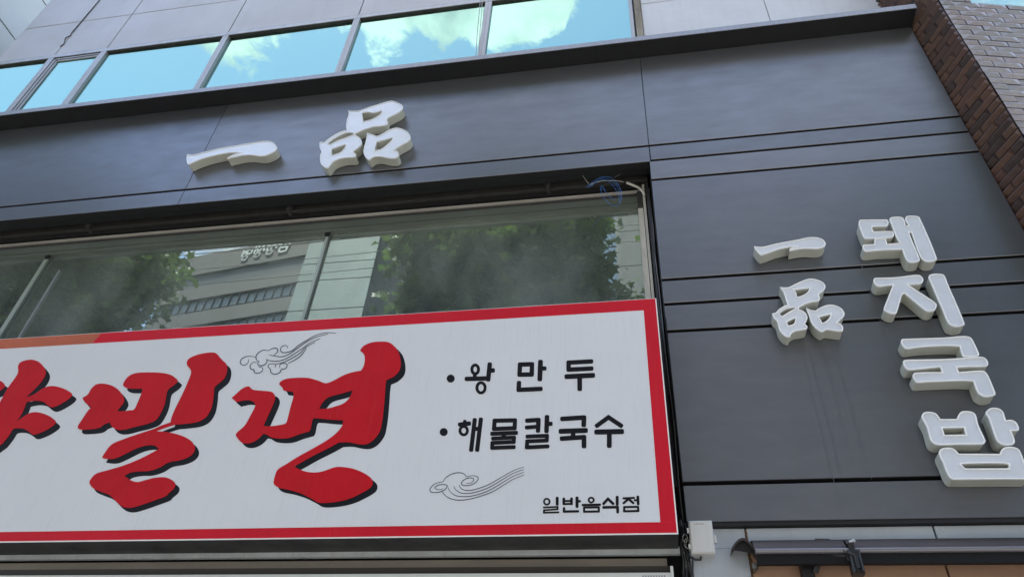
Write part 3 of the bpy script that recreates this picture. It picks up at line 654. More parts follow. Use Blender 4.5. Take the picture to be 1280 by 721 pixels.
chan('l', 'second letter of the right hand column, an arrow-like mark beside one slanting bar', [
  (1070, 333, "185,122 240,118 400,112 560,92 630,90 662,115 668,148 640,172 580,178 514,180* 600,240 700,303 788,365 803,395 785,435 740,448 690,435 600,362 490,272* 470,272* 452,300 430,380 415,430 400,465 360,472 310,455 280,430 290,390 330,290 370,186* 310,190 230,198 195,180 178,150", []),
  (1070, 333, "738,90 780,78 850,80 885,100 920,190 1000,370 1078,560 1070,585 1020,600 960,590 915,550 870,440 800,280 740,140 728,110", [])])
chan('l', 'third letter of the right hand column, three stacked level bars', [
  (1100, 418, "215,57 245,48 420,42 640,35 780,22 870,22 910,40 940,90 985,190 975,215 930,222 850,222 825,205 798,118* 700,112 560,115 430,122 330,135 270,142 240,125 215,88", []),
  (1100, 418, "250,258 400,254 600,250 800,240 960,228 1030,230 1065,255 1078,290 1065,315 1000,320 870,322 765,328* 786,379* 900,370 980,365 1040,370 1070,400 1100,460 1148,580 1140,605 1090,620 1040,618 990,590 965,550 935,466* 800,460 600,468 480,472 375,478 350,460 330,420 335,395 360,385 480,380 622,380* 605,325* 480,335 350,348 280,350 250,325 235,285", [])])
chan('l', 'lowest letter of the right hand column, pierced by two slots, at the picture edge', [
  (1120, 500, "260,152 285,125 340,120 395,135 430,175 441,192* 610,192* 625,150 655,118 710,112 770,125 800,165 820,250 885,390 885,420 850,438 640,440 440,445 380,430 345,390 310,270 265,180", ["462,284* 478,277 668,273 683,279* 701,347* 483,350*"]),
  (1120, 500, "905,112 950,82 1020,85 1065,115 1085,170 1096,205* 1150,200 1200,225 1225,280 1215,303 1146,303* 1160,335 1183,400 1175,435 1120,448 1060,440 1010,400 975,310 930,180 903,138", []),
  (1120, 500, "432,515 452,490 500,478 560,482 600,510 624,538* 1040,540* 1055,500 1090,475 1160,470 1220,490 1250,540 1290,640 1330,750 1325,780 1290,787 1100,786 850,788 600,790 560,784 530,758 500,700 470,620 440,560", ["657,652* 682,632 1095,630 1118,678* 1090,684 690,685*"])])

# ================================================================== JUNCTION BOX, CABLES, WIRES
yb = -.03
bx0, bz1 = P(861, 650.5, yb); bx1, _ = P(889, 651, yb); _, bz0 = P(893, 690, yb)
jb = thing('junction_box', 'small light grey plastic electrical box beside the lower right corner of the big sign', 'electrical box', ((bx0 + bx1) / 2, .03, bz0))
MB().bbox(bx0, bx1, yb + .018, .06, bz0, bz1, .006).build('box_body', M_box, jb)
MB().bbox(bx0 - .003, bx1 + .003, yb, yb + .017, bz0 - .003, bz1 + .003, .007).build('box_lid', M_box, jb)
for z in (bz0 + .02, bz0 + .095): MB().box(bx0 - .012, bx0 - .004, yb + .004, yb + .022, z, z + .022).build('hinge', M_box, jb)
MB().bbox(bx1 + .004, bx1 + .013, yb + .002, yb + .022, bz0 + .045, bz0 + .080, .002).build('latch', M_box, jb)
for i in range(6):
    x = bx0 + .022 + i * .0075; MB().box(x, x + .004 + .0015 * (i % 2), yb - .0008, yb - .0001, bz1 - .018, bz1 - .013).build('lid_print', M_cable_g, jb)
random.seed(11)
def wob(p0, p1, n, amp, seed):
    r = random.Random(seed); out = []
    for i in range(n + 1):
        t = i / n; out.append([p0[k] + (p1[k] - p0[k]) * t + (r.uniform(-amp, amp) if 0 < i < n else 0) for k in range(3)])
    pts = []
    for i in range(len(out) - 1):
        a, b, c, d = out[max(i - 1, 0)], out[i], out[i + 1], out[min(i + 2, len(out) - 1)]
        for j in range(4):
            t = j / 4; pts.append([0.5 * (2 * b[k] + (-a[k] + c[k]) * t + (2 * a[k] - 5 * b[k] + 4 * c[k] - d[k]) * t * t + (-a[k] + 3 * b[k] - 3 * c[k] + d[k]) * t ** 3) for k in range(3)])
    return pts + [out[-1]]
cb = thing('cable_bundle', 'tangled black and grey cables hanging between the big sign and the grey box', 'cables', (.165, .05, 2.7))
for i in range(11):
    x = .150 + .0045 * i; m = [M_cable, M_cable, M_cable_g, M_cable][i % 4]
    b = MB(); b.tube(wob((x, .02 + .012 * (i % 4), 3.06 + .01 * (i % 3)), (x - .005 + .004 * (i % 3), .03 + .012 * (i % 4), 2.60), 8, .009, i), .0032 if m is M_cable else .0022, 6)
    b.build('cable', m, cb)
for i in range(4):
    b = MB(); c = (.165 + .004 * i, .005, 2.985 - .012 * i); n = 18; rr = .017 + .002 * i
    b.tube([(c[0] + rr * .55 * math.cos(6.28 * k / n), c[1] + .004 * math.sin(3 * k), c[2] + rr * math.sin(6.28 * k / n)) for k in range(n)], .0016, 5); b.build('cable_loop', M_cable_w if i % 2 else M_cable, cb)
b = MB(); b.tube([(.17, .03, 2.92), (.18, .0, 2.885), (.205, -.01, 2.868), (.228, .0, 2.872), (.232, .02, bz0 + .002)], .005, 8); b.build('cable', M_cable, cb)
# cable running up between sign and panels
b = MB(); b.tube(wob((.163, .08, 3.07), (.158, .14, 5.5), 12, .006, 5), .0035, 6); solo(b, 'cable', M_cable, 'thin black cable rising in the gap between window jamb and right panels', 'cable')
b = MB(); b.tube(wob((.174, .10, 3.07), (.168, .17, 5.55), 12, .004, 8), .003, 6); solo(b, 'cable', M_cable_g, 'thin grey cable in the dark gap at the left edge of the right panels', 'cable')
# blue wire coil and white conduit at the recess corner
def at(u, v, y): x, z = P(u, v, y); return (x, y, z)
def path(uv, y0, y1, n=5):
    pts = cr(uv, False, n); k = len(pts); return [at(p[0], p[1], y0 + (y1 - y0) * i / (k - 1)) for i, p in enumerate(pts)]
wr = thing('wire_coil', 'loose coil of thin blue wire dangling at the top right corner of the window recess', 'wire', at(758, 255, .08))
for k, uv in enumerate([[(733, 234), (742, 227), (752, 221.5), (763, 222), (772, 230), (777, 242), (775, 254), (771, 257)],
    [(735, 235), (745, 228), (756, 225), (766, 232), (773, 244), (774, 254)], [(751, 232), (752, 242), (758, 251), (766, 257), (772, 257.5)],
    [(753, 232), (757, 240), (763, 247), (770, 250)], [(737, 231), (749, 227), (760, 226), (772, 226), (780, 228)], [(739, 233), (747, 225), (757, 223), (768, 229), (774, 239), (775.5, 249)]]):
    b = MB(); b.tube(path(uv, .06 + .008 * k, .09 + .006 * k), .0013 if k != 4 else .0018, 5); b.build('wire', M_blue if k not in (4,) else M_cable_w, wr)
b = MB(); b.tube(path([(726, 214), (730, 222), (736, 230)], .08, .07), .0012, 5); b.build('wire', M_cable_w, wr)
b = MB(); b.tube(path([(768, 222), (780, 215), (793, 210), (803, 208), (812, 208.5)], .09, .12), .0014, 5); b.build('wire', M_cable_g, wr)
b = MB(); b.tube(path([(783, 228.5), (792, 232), (800, 236), (806, 244)], .10, .15), .0085, 10); solo(b, 'conduit_stub', M_cream, 'short bent cream plastic conduit end beside the coil of blue wire', 'conduit')
# cables over the upper wall and window
b = MB(); b.tube([(P(597, 0, .1)[0], .135, 8.9), (P(597, 30, .1)[0] + .002, .13, 7.8), (P(597, 70, .1)[0], .13, 6.98)], .0035, 6); solo(b, 'cable', M_cable_g, 'thin grey cable hanging straight down across the mirrored upper windows', 'cable')
b = MB(); b.tube([(P(597, 0, .1)[0] + .02, .135, 8.9), (P(597, 30, .1)[0] + .026, .13, 7.8), (P(597, 70, .1)[0] + .016, .13, 6.98)], .0025, 6); solo(b, 'cable', M_cable_w, 'paler thin cable beside the straight grey one on the upper windows', 'cable')
uv = [(128, -4), (118, 8), (106, 22), (101, 28), (96, 34), (89, 42), (88, 45), (83, 47), (81, 50), (80, 55), (75, 58.5)]
b = MB(); b.tube([at(u, v, YW - .006) for u, v in cr(uv, False, 4)], .005, 6); solo(b, 'cable', M_cable, 'kinked black cable end dangling on the pale upper wall panels at top left', 'cable')

# ================================================================== AWNING HOOD
ah = thing('awning_hood', 'long dark brown metal awning cassette with a curved hood, fixed below the dark panels', 'awning', (1.3, .05, 2.8))
def prof(n=12, r=1.0, cy=0., cz=0.):
    return [(cy, cz)]
hx0 = P(940, 677, -.05)[0]
zt = P(1000, 676, -.0)[1]; zb = P(1000, 702, -.09)[1]
# hood cross-section (y, z): from the wall, over the crown, down to the front lip
HP = [(.095, zt - .055), (.06, zt - .028), (.03, zt - .010), (.0, zt), (-.02, zt - .002), (-.045, zt - .012), (-.065, zt - .030), (-.082, zt - .056), (-.088, zt - .072)]
def sweep(mb, prof_, x0, x1, th=.004):
    k = len(prof_); vs = []
    for x in (x0, x1):
        for y, z in prof_: vs.append((x, y, z))
        for y, z in prof_: vs.append((x, y + (th if y > -.06 else th), z - th))
    fs = []
    n = 2 * k
    for i in range(k - 1):
        fs.append((i, i + 1, n + i + 1, n + i)); fs.append((k + i + 1, k + i, n + k + i, n + k + i + 1))
        fs.append((i, k + i, k + i + 1, i + 1)); fs.append((n + i, n + i + 1, n + k + i + 1, n + k + i))
    fs.append((0, n, n + k, k)); fs.append((k - 1, 2 * k - 1, n + 2 * k - 1, n + k - 1)); mb.add(vs, fs)
xm = P(1060, 690, -.08)[0]
b = MB(); sweep(b, HP, hx0, xm - .004); b.build('hood', M_hood, ah, smooth=True)
b = MB(); sweep(b, HP, xm + .004, 3.0); b.build('hood', M_hood, ah, smooth=True)
AO = cr([(914, 686.5), (917, 681), (922, 675.5), (927.5, 673), (933, 674.5), (939, 680), (944, 686), (948, 692)], False, 3)
b = MB(); fill(b, [orient([P(u, v, -.046) for u, v in AO] + [P(948, 700, -.046), P(944, 692, -.046)])], -.046); b.build('end_recess', M_black, ah)
b = MB(); up_ = [P(u, v, -.05) for u, v in AO]; lo_ = [P(u + (930 - u) * .10, v + 3.2, -.05) for u, v in AO]; k = len(AO)
b.add([(x, -.062, z) for x, z in up_] + [(x, -.062, z) for x, z in lo_] + [(x, .06, z) for x, z in up_], [(i, k + i, k + i + 1, i + 1) for i in range(k - 1)] + [(i, i + 1, 2 * k + i + 1, 2 * k + i) for i in range(k - 1)])
b.build('hood_end_band', M_hood, ah, smooth=False)
for du in (0, 5.5):
    b = MB(); b.tube([at(1019 + du, 673.5, .0), at(1030 + du, 673.8, -.03), at(1042 + du, 679, -.064), at(1052 + du, 685.5, -.088), at(1058 + du * .8, 691, -.10)], .0035, 8); b.build('hood_end_band', M_bracket if du else M_frame_d, ah)
for x0 in ():
    b = MB(); sweep(b, [(y - .0025, z + .003) for y, z in HP], x0, x0 + .012, .007); b.build('hood_end_band', M_frame_d, ah, smooth=True)
fb = MB(); zl = HP[-1][1]
fb.tube([(hx0 + .003, -.083, zl - .004), (3.0, -.083, zl - .004)], .012, 12); fb.build('front_rail', mat('grey_brown_rail', (.20, .195, .21), .28, .4), ah)
fb = MB(); fb.box(hx0 + .005, 3.0, -.080, -.055, zl - .058, zl - .012); fb.build('front_profile', mat('near_black_profile', (.009, .009, .010), .6, 0, .2), ah)
MB().tube([(hx0 + .03, -.01, zt - .055), (3.0, -.01, zt - .055)], .030, 12).build('fabric_roller', M_bracket, ah)
# bracket and arm joint
xb2 = P(1068, 700, -.09)[0]
k = MB(); k.bbox(xb2 - .017, xb2 + .030, -.105, -.05, zl - .105, zl - .004, .008); k.box(xb2 - .012, xb2 + .012, -.098, -.07, zl - .004, zl + .024); k.box(xb2 - .030, xb2 - .0172, -.09, -.06, zl - .05, zl - .012); k.tube([(xb2 - .02, -.10, zl - .02), (xb2 + .004, -.112, zl - .035), (xb2 + .004, -.112, zl - .09)], .008, 8); k.tube([(xb2 + .018, -.108, zl - .03), (xb2 + .02, -.108, zl - .10)], .006, 8); k.build('arm_joint', M_bracket, ah)
k = MB(); k.tube([(xb2 - .005, -.10, zl + .028), (xb2 + .018, -.10, zl + .034)], .005, 8); k.tube([(xb2 + .016, -.104, zl + .030), (xb2 + .016, -.092, zl + .040)], .006, 8); k.build('bolt', M_rail, ah)
xw = P(1006, 706, 0)[0]
k = MB(); k.bbox(xw - .02, xw + .03, -.03, .099, zt - .17, zt - .045, .006); k.build('wall_bracket', M_bracket, ah)
k = MB(); k.tube([(xw + .03, -.03, zt - .15), (xw + .05, -.05, zt - .105), (xw + .09, -.065, zt - .09), (xb2, -.075, zt - .098)], .014, 8); k.build('folding_arm', M_bracket, ah)
k = MB(); k.tube([(P(996, 672, .09)[0], .085, zt + .004), (P(1000, 671, .09)[0], .085, zt + .014), (P(1012, 671, .09)[0], .085, zt + .014), (P(1016, 674, .09)[0], .085, zt + .002)], .007, 8); k.build('top_clip', M_bracket, ah)
k = MB(); xk = P(945, 718, .0)[0]; k.tube([(xk, -.02, zt - .13), (xk, -.02, zt - .11)], .014, 12); k.box(xk - .004, xk + .004, -.02, .098, zt - .13, zt - .10); k.build('crank_eye', mat('grey_lug', (.15, .14, .13), .4, .4), ah)

# ================================================================== BRICK NEIGHBOUR (right)
bk = thing('brick_building', 'brick building with pointed relief bricks standing forward at the right edge', 'building', (4.5, 1.0, 0))
KX, KY = 2.335, -.25
# corner position: from the vertical edge in view
r = ray(1193.5, 33)
ax_, ay_ = 2.256, 0.0
sdx, sdy = .36, -.933
ratio = r.x / r.y
t = (ratio * (D) - ax_) / (sdx - ratio * sdy) if False else ((ratio * D) - ax_) / (sdx - ratio * sdy)
KX, KY = ax_ + sdx * t, ay_ + sdy * t
fa_ = R_(12); fdir = Vector((math.cos(fa_), math.sin(fa_), 0)); fn = Vector((fdir.y, -fdir.x, 0))
sdirv = Vector((-sdx, -sdy, 0)).normalized(); sn = Vector((-sdirv.y, sdirv.x, 0))
if sn.x > 0: sn = -sn
K = Vector((KX, KY, 0))
CH, CLN, MR = .0650, .196, .0065      # course height, brick pitch, mortar
def extr_wall(p, dr, nrm, a0, a1, z0, z1, m, name):
    """slab behind the brick faces"""
    q = [p + dr * a0 - nrm * .0, p + dr * a1, p + dr * a1 - nrm * .05, p + dr * a0 - nrm * .05]
    vs = [(w.x, w.y, z0) for w in q] + [(w.x, w.y, z1) for w in q]
    MB().add(vs, [(0, 1, 2, 3), (7, 6, 5, 4), (0, 4, 5, 1), (1, 5, 6, 2), (2, 6, 7, 3), (3, 7, 4, 0)]).build(name, m, bk)
ZB0, ZB1 = 1.0, 11.4
wz0 = None
# window of the front face, at the top right
def onface(u, v):     # intersect the ray with the front face plane
    rr = ray(u, v); o = Vector((0, -D, H)); d = (K - o).dot(fn) / rr.dot(fn); p = o + rr * d
    return (p - K).dot(fdir), p.z
wa, wzb = onface(1216, 6.5); wb = wa + 1.6
wzb = round((wzb - ZB0) / CH) * CH + ZB0 + .001
extr_wall(K, fdir, fn, .04, 7, 0, wzb, M_mortar, 'wall'); extr_wall(K, fdir, fn, .04, wa, wzb, wzb + 1.4, M_mortar, 'wall'); extr_wall(K, fdir, fn, wb, 7, wzb, wzb + 1.4, M_mortar, 'wall')
extr_wall(K, fdir, fn, .04, 7, wzb + 1.4, ZB1, M_mortar, 'wall')
extr_wall(K, sdirv, sn, .04, 5, 0, ZB1, M_mortar, 'wall')
def hip_mesh(L_, name, front):
    """relief brick: hip-roofed face, ridge lengthwise; local x = length, -y = outward, z = up"""
    l, h, d = L_ - MR, CH - MR, (.017 if front else .024)
    e1 = min(.050 if front else .010, l * .3)
    vs = [(0, 0, 0), (l, 0, 0), (l, 0, h), (0, 0, h), (0, -.004, 0), (l, -.004, 0), (l, -.004, h), (0, -.004, h), (e1, -d, h * .44), (l - e1, -d, h * .44), (e1, -d, h * .49), (l - e1, -d, h * .49)]
    fs = [(0, 1, 5, 4), (1, 2, 6, 5), (2, 3, 7, 6), (3, 0, 4, 7), (4, 5, 9, 8), (5, 6, 11, 9), (6, 7, 10, 11), (7, 4, 8, 10), (8, 9, 11, 10)]
    me = bpy.data.meshes.new(name); me.from_pydata(vs, [], fs); me.update(); return me
protos = {}
def brick_me(L_, mi, front):
    key = (round(L_, 4), mi, front)
    if key not in protos:
        me = hip_mesh(L_, 'brick', front); me.materials.append((BF if front else BR)[mi]); protos[key] = me
    return protos[key]
def proj_uv(p):
    c = RM.transposed() @ (Vector(p) - Vector((0, -D, H)))
    if c.z > -.05: return (-9e3, -9e3)
    return (CX + F * c.x / -c.z, CY - F * c.y / -c.z)
stuffs = [MB() for _ in range(len(BR) + len(BF))]
rnd = random.Random(5); cand = []
for front, dr, nrm, LL in ((True, fdir, fn, 3.2), (False, sdirv, sn, 1.0)):
    rot = math.atan2(dr.y, dr.x)
    nc = int((ZB1 - ZB0) / CH)
    for c in range(nc):
        z = ZB0 + c * CH
        if front and z > 10: break
        a = 0.0; first = True
        while a < LL:
            l = CLN
            if first and c % 2: l = CLN / 2
            first = False
            if front and wzb - .01 < z < wzb + 1.4 and a + l > wa and a < wb:
                if wa - a > .04: l = wa - a
                else: a += l; continue
            p = K + dr * (a + (0 if True else 0)); cen = p + dr * l / 2
            u, v = proj_uv((cen.x, cen.y, z + CH / 2))
            mi = rnd.randrange(len(BF) if front else len(BR))
            vis = -14 < u < 1292 and -12 < v < 735 and not (not front and a > .45)
            cand.append((0 if vis else 1, front, dr, nrm, p, z + .003, l, mi, rot, rnd.uniform(-.003, .003)))
            a += l
cand.sort(key=lambda q: q[0])
nb = 0
for (hid, front, dr, nrm, p, z, l, mi, rot, jit) in cand:
    # orientation: local -y must point outward along nrm
    if front: base = p + nrm * jit; ang = rot
    else: base = p + dr * l + nrm * jit; ang = rot + math.pi      # local x runs back towards the corner
    if not hid and nb < 300:
        o = bpy.data.objects.new('brick', brick_me(l, mi, front)); C.objects.link(o); o.parent = bk
        o.location = Vector((base.x, base.y, z)) - BASE[bk.name]; o.rotation_euler = (0, 0, ang); nb += 1
    else:
        me = brick_me(l, mi, front); mm = Matrix.Translation((base.x, base.y, z)) @ Matrix.Rotation(ang, 4, 'Z')
        stuffs[mi + (len(BR) if front else 0)].add([tuple(mm @ v.co) for v in me.vertices], [tuple(q.vertices) for q in me.polygons], mi + (len(BR) if front else 0))
big = MB()
for s_ in stuffs:
    if s_.v: big.add(s_.v, s_.f); big.mi[-len(s_.f):] = s_.mi
big.build('brickwork', BR + BF, bk, kind='stuff')
# window in the brick front
def fpt(a, z, off): q = K + fdir * a + fn * off; return (q.x, q.y, z)
def fbox(a0, a1, o0, o1, z0, z1):
    return MB().add([fpt(a0, z0, o1), fpt(a1, z0, o1), fpt(a1, z0, o0), fpt(a0, z0, o0), fpt(a0, z1, o1), fpt(a1, z1, o1), fpt(a1, z1, o0), fpt(a0, z1, o0)],
                    [(0, 3, 2, 1), (4, 5, 6, 7), (0, 1, 5, 4), (1, 2, 6, 5), (2, 3, 7, 6), (3, 0, 4, 7)])
wf = fbox(wa, wb, -.03, -.035, wzb, wzb + 1.4).build('window', G_mint, bk)
fbox(wa, wa + .006, -.029, -.01, wzb, wzb + 1.4).build('frame', M_frame_d, wf)
fbox(wa, wb, -.06, -.0505, wzb, wzb + 1.4).build('window_backing', mat('pale_blind', (.62, .74, .68), .8), wf)
# core volume
q = [K + fdir * .06 - fn * .051, K + fdir * 7 - fn * .051, K + fdir * 7 + Vector((0, 7, 0)), K + sdirv * 5 + Vector((.2, 0, 0)), K + sdirv * .06 - sn * .051]
vs = [(w.x, w.y, 0) for w in q] + [(w.x, w.y, ZB1) for w in q]; n5 = 5
MB().add(vs, [tuple(reversed(range(5))), tuple(range(5, 10))] + [(i, (i + 1) % 5, 5 + (i + 1) % 5, 5 + i) for i in range(5)]).build('building_core', M_mortar, bk)

# ================================================================== LEFT NEIGHBOUR (top left corner of the picture)
nl = thing('neighbour_building', 'taller pale grey-green panelled building beyond the top left corner of the shop building', 'building', (-12, 3, 0))
XN = XE - 1.6
MB().box(XN - 6, XN - .03, -.6, 9, 0, 17).build('building_core', M_greyrend, nl)
for j in range(12):
    for i in range(2):
        z0 = 5 + j * .95; y0 = -.6 + i * 4.8
        MB().box(XN - .028, XN, y0 + .006, y0 + 4.79, z0 + .012, z0 + .938).build('metal_panel', M_grey_rib, nl)
MB().box(XN - .02, XN + .22, P(0, 0, 0)[0] * 0 + 1.9, 2.05, 5, 17).build('wall_fin', M_wallw, nl)

# ================================================================== ACROSS THE STREET (seen mirrored in the glass)
MY = YG + .003
# office building: its reflection runs back to the left by 7.5 degrees
oa = R_(7.5); odir = Vector((math.cos(oa), -math.sin(oa), 0)); on_v = Vector((math.sin(oa), math.cos(oa), 0))
V0 = ray(300, 330); V0 = Vector((0, -D, H)) + V0 * (33.0 / V0.y)
def mir(a, z, off=0.0):
    """a metres along the virtual facade, z height, off towards the viewer; returned as the real point across the street"""
    p = V0 + odir * a - on_v * off; return (p.x, 2 * MY - p.y, z)
def onoff(u, v):
    rr = ray(u, v); o = Vector((0, -D, H)); d = (V0 - o).dot(on_v) / rr.dot(on_v); p = o + rr * d
    return (p - V0).dot(odir), p.z
ob = thing('office_building', 'brown-grey stone office block with silver letters near its roof, mirrored in the window', 'building', mir(6, 0, -5))
def obox(a0, a1, z0, z1, o0, o1, name, m, parent=ob):
    q = [mir(a0, z0, o0), mir(a1, z0, o0), mir(a1, z0, o1), mir(a0, z0, o1), mir(a0, z1, o0), mir(a1, z1, o0), mir(a1, z1, o1), mir(a0, z1, o1)]
    return MB().add(q, [(0, 1, 2, 3), (7, 6, 5, 4), (0, 4, 5, 1), (1, 5, 6, 2), (2, 6, 7, 3), (3, 7, 4, 0)]).build(name, m, parent)
a_l = onoff(216, 333)[0]; a_r = a_l + 26
zrf = onoff(262, 317)[1]; zd1 = onoff(300, 333)[1]; zd0 = onoff(300, 349)[1]
zw1 = onoff(262, 371)[1]; zw0 = onoff(262, 387)[1]
obox(a_l + .1, a_r, 0, zrf - 1, -14, -.31, 'building_core', M_dkband)
obox(a_l + .9, a_r, zd1, zrf, -.3, 0, 'stone_band', M_stone)
# rounded shoulder at the roof end
b = MB(); pr = [(a_l, zd1)] + [(a_l + .9 - .9 * math.cos(R_(t)), zrf - 1.3 + 1.3 * math.sin(R_(t))) for t in range(0, 91, 15)] + [(a_l + .9, zd1)]
k = len(pr); b.add([mir(a, z, 0) for a, z in pr] + [mir(a, z, -.3) for a, z in pr], [tuple(range(k)), tuple(reversed(range(k, 2 * k)))] + [(i, (i + 1) % k, k + (i + 1) % k, k + i) for i in range(k)]); b.build('stone_band', M_stone, ob)
obox(a_l, a_r, zd0, zd1 - .01, -.3, -.18, 'louvre_band', M_dkband)
fl = zw1 - zw0; gap = zd0 - zw1; z = zd0; n = 0
while z > 3:
    obox(a_l, a_r, z - gap, z - .01, -.3, 0, 'stone_band', M_stone); z -= gap
    for i in range(40):
        a = a_l + .2 + i * .645
        w = obox(a, a + .61, z - fl, z - .01, -.26, -.2, 'window', M_offwin)
        if n < 3: obox(a - .035, a - .002, z - fl, z - .01, -.25, -.1, 'mullion', M_dkmetal, w); obox(a, a + .61, z - fl * .78, z - fl * .74, -.19, -.15, 'transom', M_dkmetal, w)
    z -= fl; n += 1

# silver letters near the roof; mirrored they read as in the photograph
def offstroke(mb, pts, w, cx, cz, s, y0=.05):
    for (x0, z0_), (x1, z1_) in zip(pts[:-1], pts[1:]):
        L_ = math.hypot(x1 - x0, z1_ - z0_); tx, tz = (x1 - x0) / L_, (z1_ - z0_) / L_; h = w / 2
        x0_, z0b, x1_, z1b = x0 - tx * h, z0_ - tz * h, x1 + tx * h, z1_ + tz * h
        q = [(x0_ - tz * h, z0b + tx * h), (x1_ - tz * h, z1b + tx * h), (x1_ + tz * h, z1b - tx * h), (x0_ + tz * h, z0b - tx * h)]
        fr = [mir(cx - x * s, cz + z_ * s, y0 + .04) for x, z_ in q]; bk_ = [mir(cx - x * s, cz + z_ * s, y0) for x, z_ in q]
        mb.add(fr + bk_, [(0, 1, 2, 3), (7, 6, 5, 4), (0, 4, 5, 1), (1, 5, 6, 2), (2, 6, 7, 3), (3, 7, 4, 0)])
def circ(cx, cz, r, n=14): return [(cx + r * math.cos(2 * math.pi * i / n), cz + r * math.sin(2 * math.pi * i / n)) for i in range(n + 1)]
SYL = [ # unit box 0..1, x to the reader's right, z up
 [[(.02, .52), (.22, .95)], [(.20, .90), (.42, .55)], [(.68, 1.0), (.68, .48)], [(.68, .75), (.9, .75)], [(.15, .38), (.72, .38), (.72, .0), (.15, .0), (.15, .38)]],
 [[(.02, .50), (.22, .95)], [(.20, .90), (.42, .55)], [(.72, 1.0), (.72, .42)], [(.48, .72), (.70, .72)], circ(.45, .18, .19)],
 [[(.02, .50), (.18, .95)], [(.17, .90), (.34, .55)], [(.52, .98), (.52, .45)], [(.76, 1.0), (.76, .42)], [(.52, .72), (.76, .72)], circ(.45, .18, .19)],
 [[(.03, .52), (.03, .92), (.40, .92), (.40, .52), (.03, .52)], [(.74, 1.0), (.74, .42)], [(.46, .80), (.72, .80)], [(.46, .63), (.72, .63)], circ(.45, .18, .19)]]
LC = [(355.7, 309), (339, 312.2), (323.5, 315.5), (307.6, 319.3)]
for (u, v), sy in zip(LC, SYL):
    a, z = onoff(u, v); a2, z2 = onoff(u, v - 9.5)
    b = MB(); s_ = .92 * (onoff(300, 325)[1] - onoff(300, 341)[1]) / 1.15
    for st_ in sy: offstroke(b, st_, .13, a + s_ * .45, z - s_ * .45, s_)
    b.build('roof_letter', M_silver, ob)

def tower(u0, u1, vtop, yvirt, name, label, m, grid):
    x0 = P(u0, 300, yvirt)[0]; x1 = P(u1, 300, yvirt)[0]; zt_ = P((u0 + u1) / 2, vtop, yvirt)[1]; yr = 2 * MY - yvirt
    t_ = thing(name, label, 'building', ((x0 + x1) / 2, yr - 4, 0)); 
    MB().box(x0, x1, yr - 10, yr - .1, 0, zt_).build('building_core', M_greyrend if not grid else M_dkmetal, t_)
    if grid:
        nx = 5; nz = 12; zl_ = zt_ - nz * 1.7
        for i in range(nx):
            for j in range(nz):
                a = x0 + (x1 - x0) * i / nx; b_ = x0 + (x1 - x0) * (i + 1) / nx
                MB().box(a + .06, b_ - .06, yr - .1, yr - .02, zl_ + j * 1.7 + .06, zl_ + (j + 1) * 1.7 - .06).build('glass_panel', m, t_)
        for i in range(nx + 1):
            a = x0 + (x1 - x0) * i / nx; MB().box(a - .05, a + .05, yr - .1, yr + .06, 0, zt_).build('mullion', M_dkmetal, t_)
    else:
        for j in range(14):
            MB().box(x0, x1, yr - .1, yr, j * 2.4 + .02, j * 2.4 + 2.38).build('render_panel', m, t_)
    return t_
tower(600, 771, 170, 26, 'glass_tower', 'blue glass tower across the street, mirrored near the right jamb of the window', M_tower, True)
tower(772, 900, 150, 24, 'grey_tower', 'plain grey rendered tower beside the blue glass one, mirrored at the window edge', mat('dim_grey_render', (.06, .062, .064), .7, 0, .3), False)

yv_ = 19.0; xb0 = P(386, 308, yv_)[0]; xb1 = P(475, 296, yv_)[0]; zb1 = P(475, 291, yv_)[1]; yb_ = 2 * MY - yv_
pb = thing('pale_building', 'narrow pale green-white building mirrored beside the seam of the wide window', 'building', ((xb0 + xb1) / 2, yb_ - 3, 0))
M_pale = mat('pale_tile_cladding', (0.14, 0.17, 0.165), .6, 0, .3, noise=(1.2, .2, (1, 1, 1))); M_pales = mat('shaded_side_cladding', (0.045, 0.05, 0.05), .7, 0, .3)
MB().box(xb0 + .03, xb1 - .03, yb_ - 6.9, yb_ - .05, 0, zb1 - .05).build('building_core', M_dkmetal, pb)
fh = P(475, 296, yv_)[1] - P(466, 330, yv_)[1]
j = 0; z_ = zb1
while z_ > 3:
    h_ = fh * (1.0 if j % 2 == 0 else .62); MB().box(xb0, xb1, yb_ - .05, yb_, z_ - h_ + .05, z_).build('facade_panel', M_pale, pb)
    for q_ in range(3): MB().box(xb1 - .03, xb1, yb_ - 7 + q_ * 2.32, yb_ - 4.71 + q_ * 2.32 - (.06 if q_ == 2 else 0), z_ - h_ + .03, z_).build('side_panel', M_pales, pb)
    z_ -= h_; j += 1
tower(905, 1500, 345, 23, 'added_block', 'low brown block added across the street to darken the panel reflections', mat('brown_render', (.13, .12, .11), .8), False)  # unseen block, added so the lower right panels reflect something dark
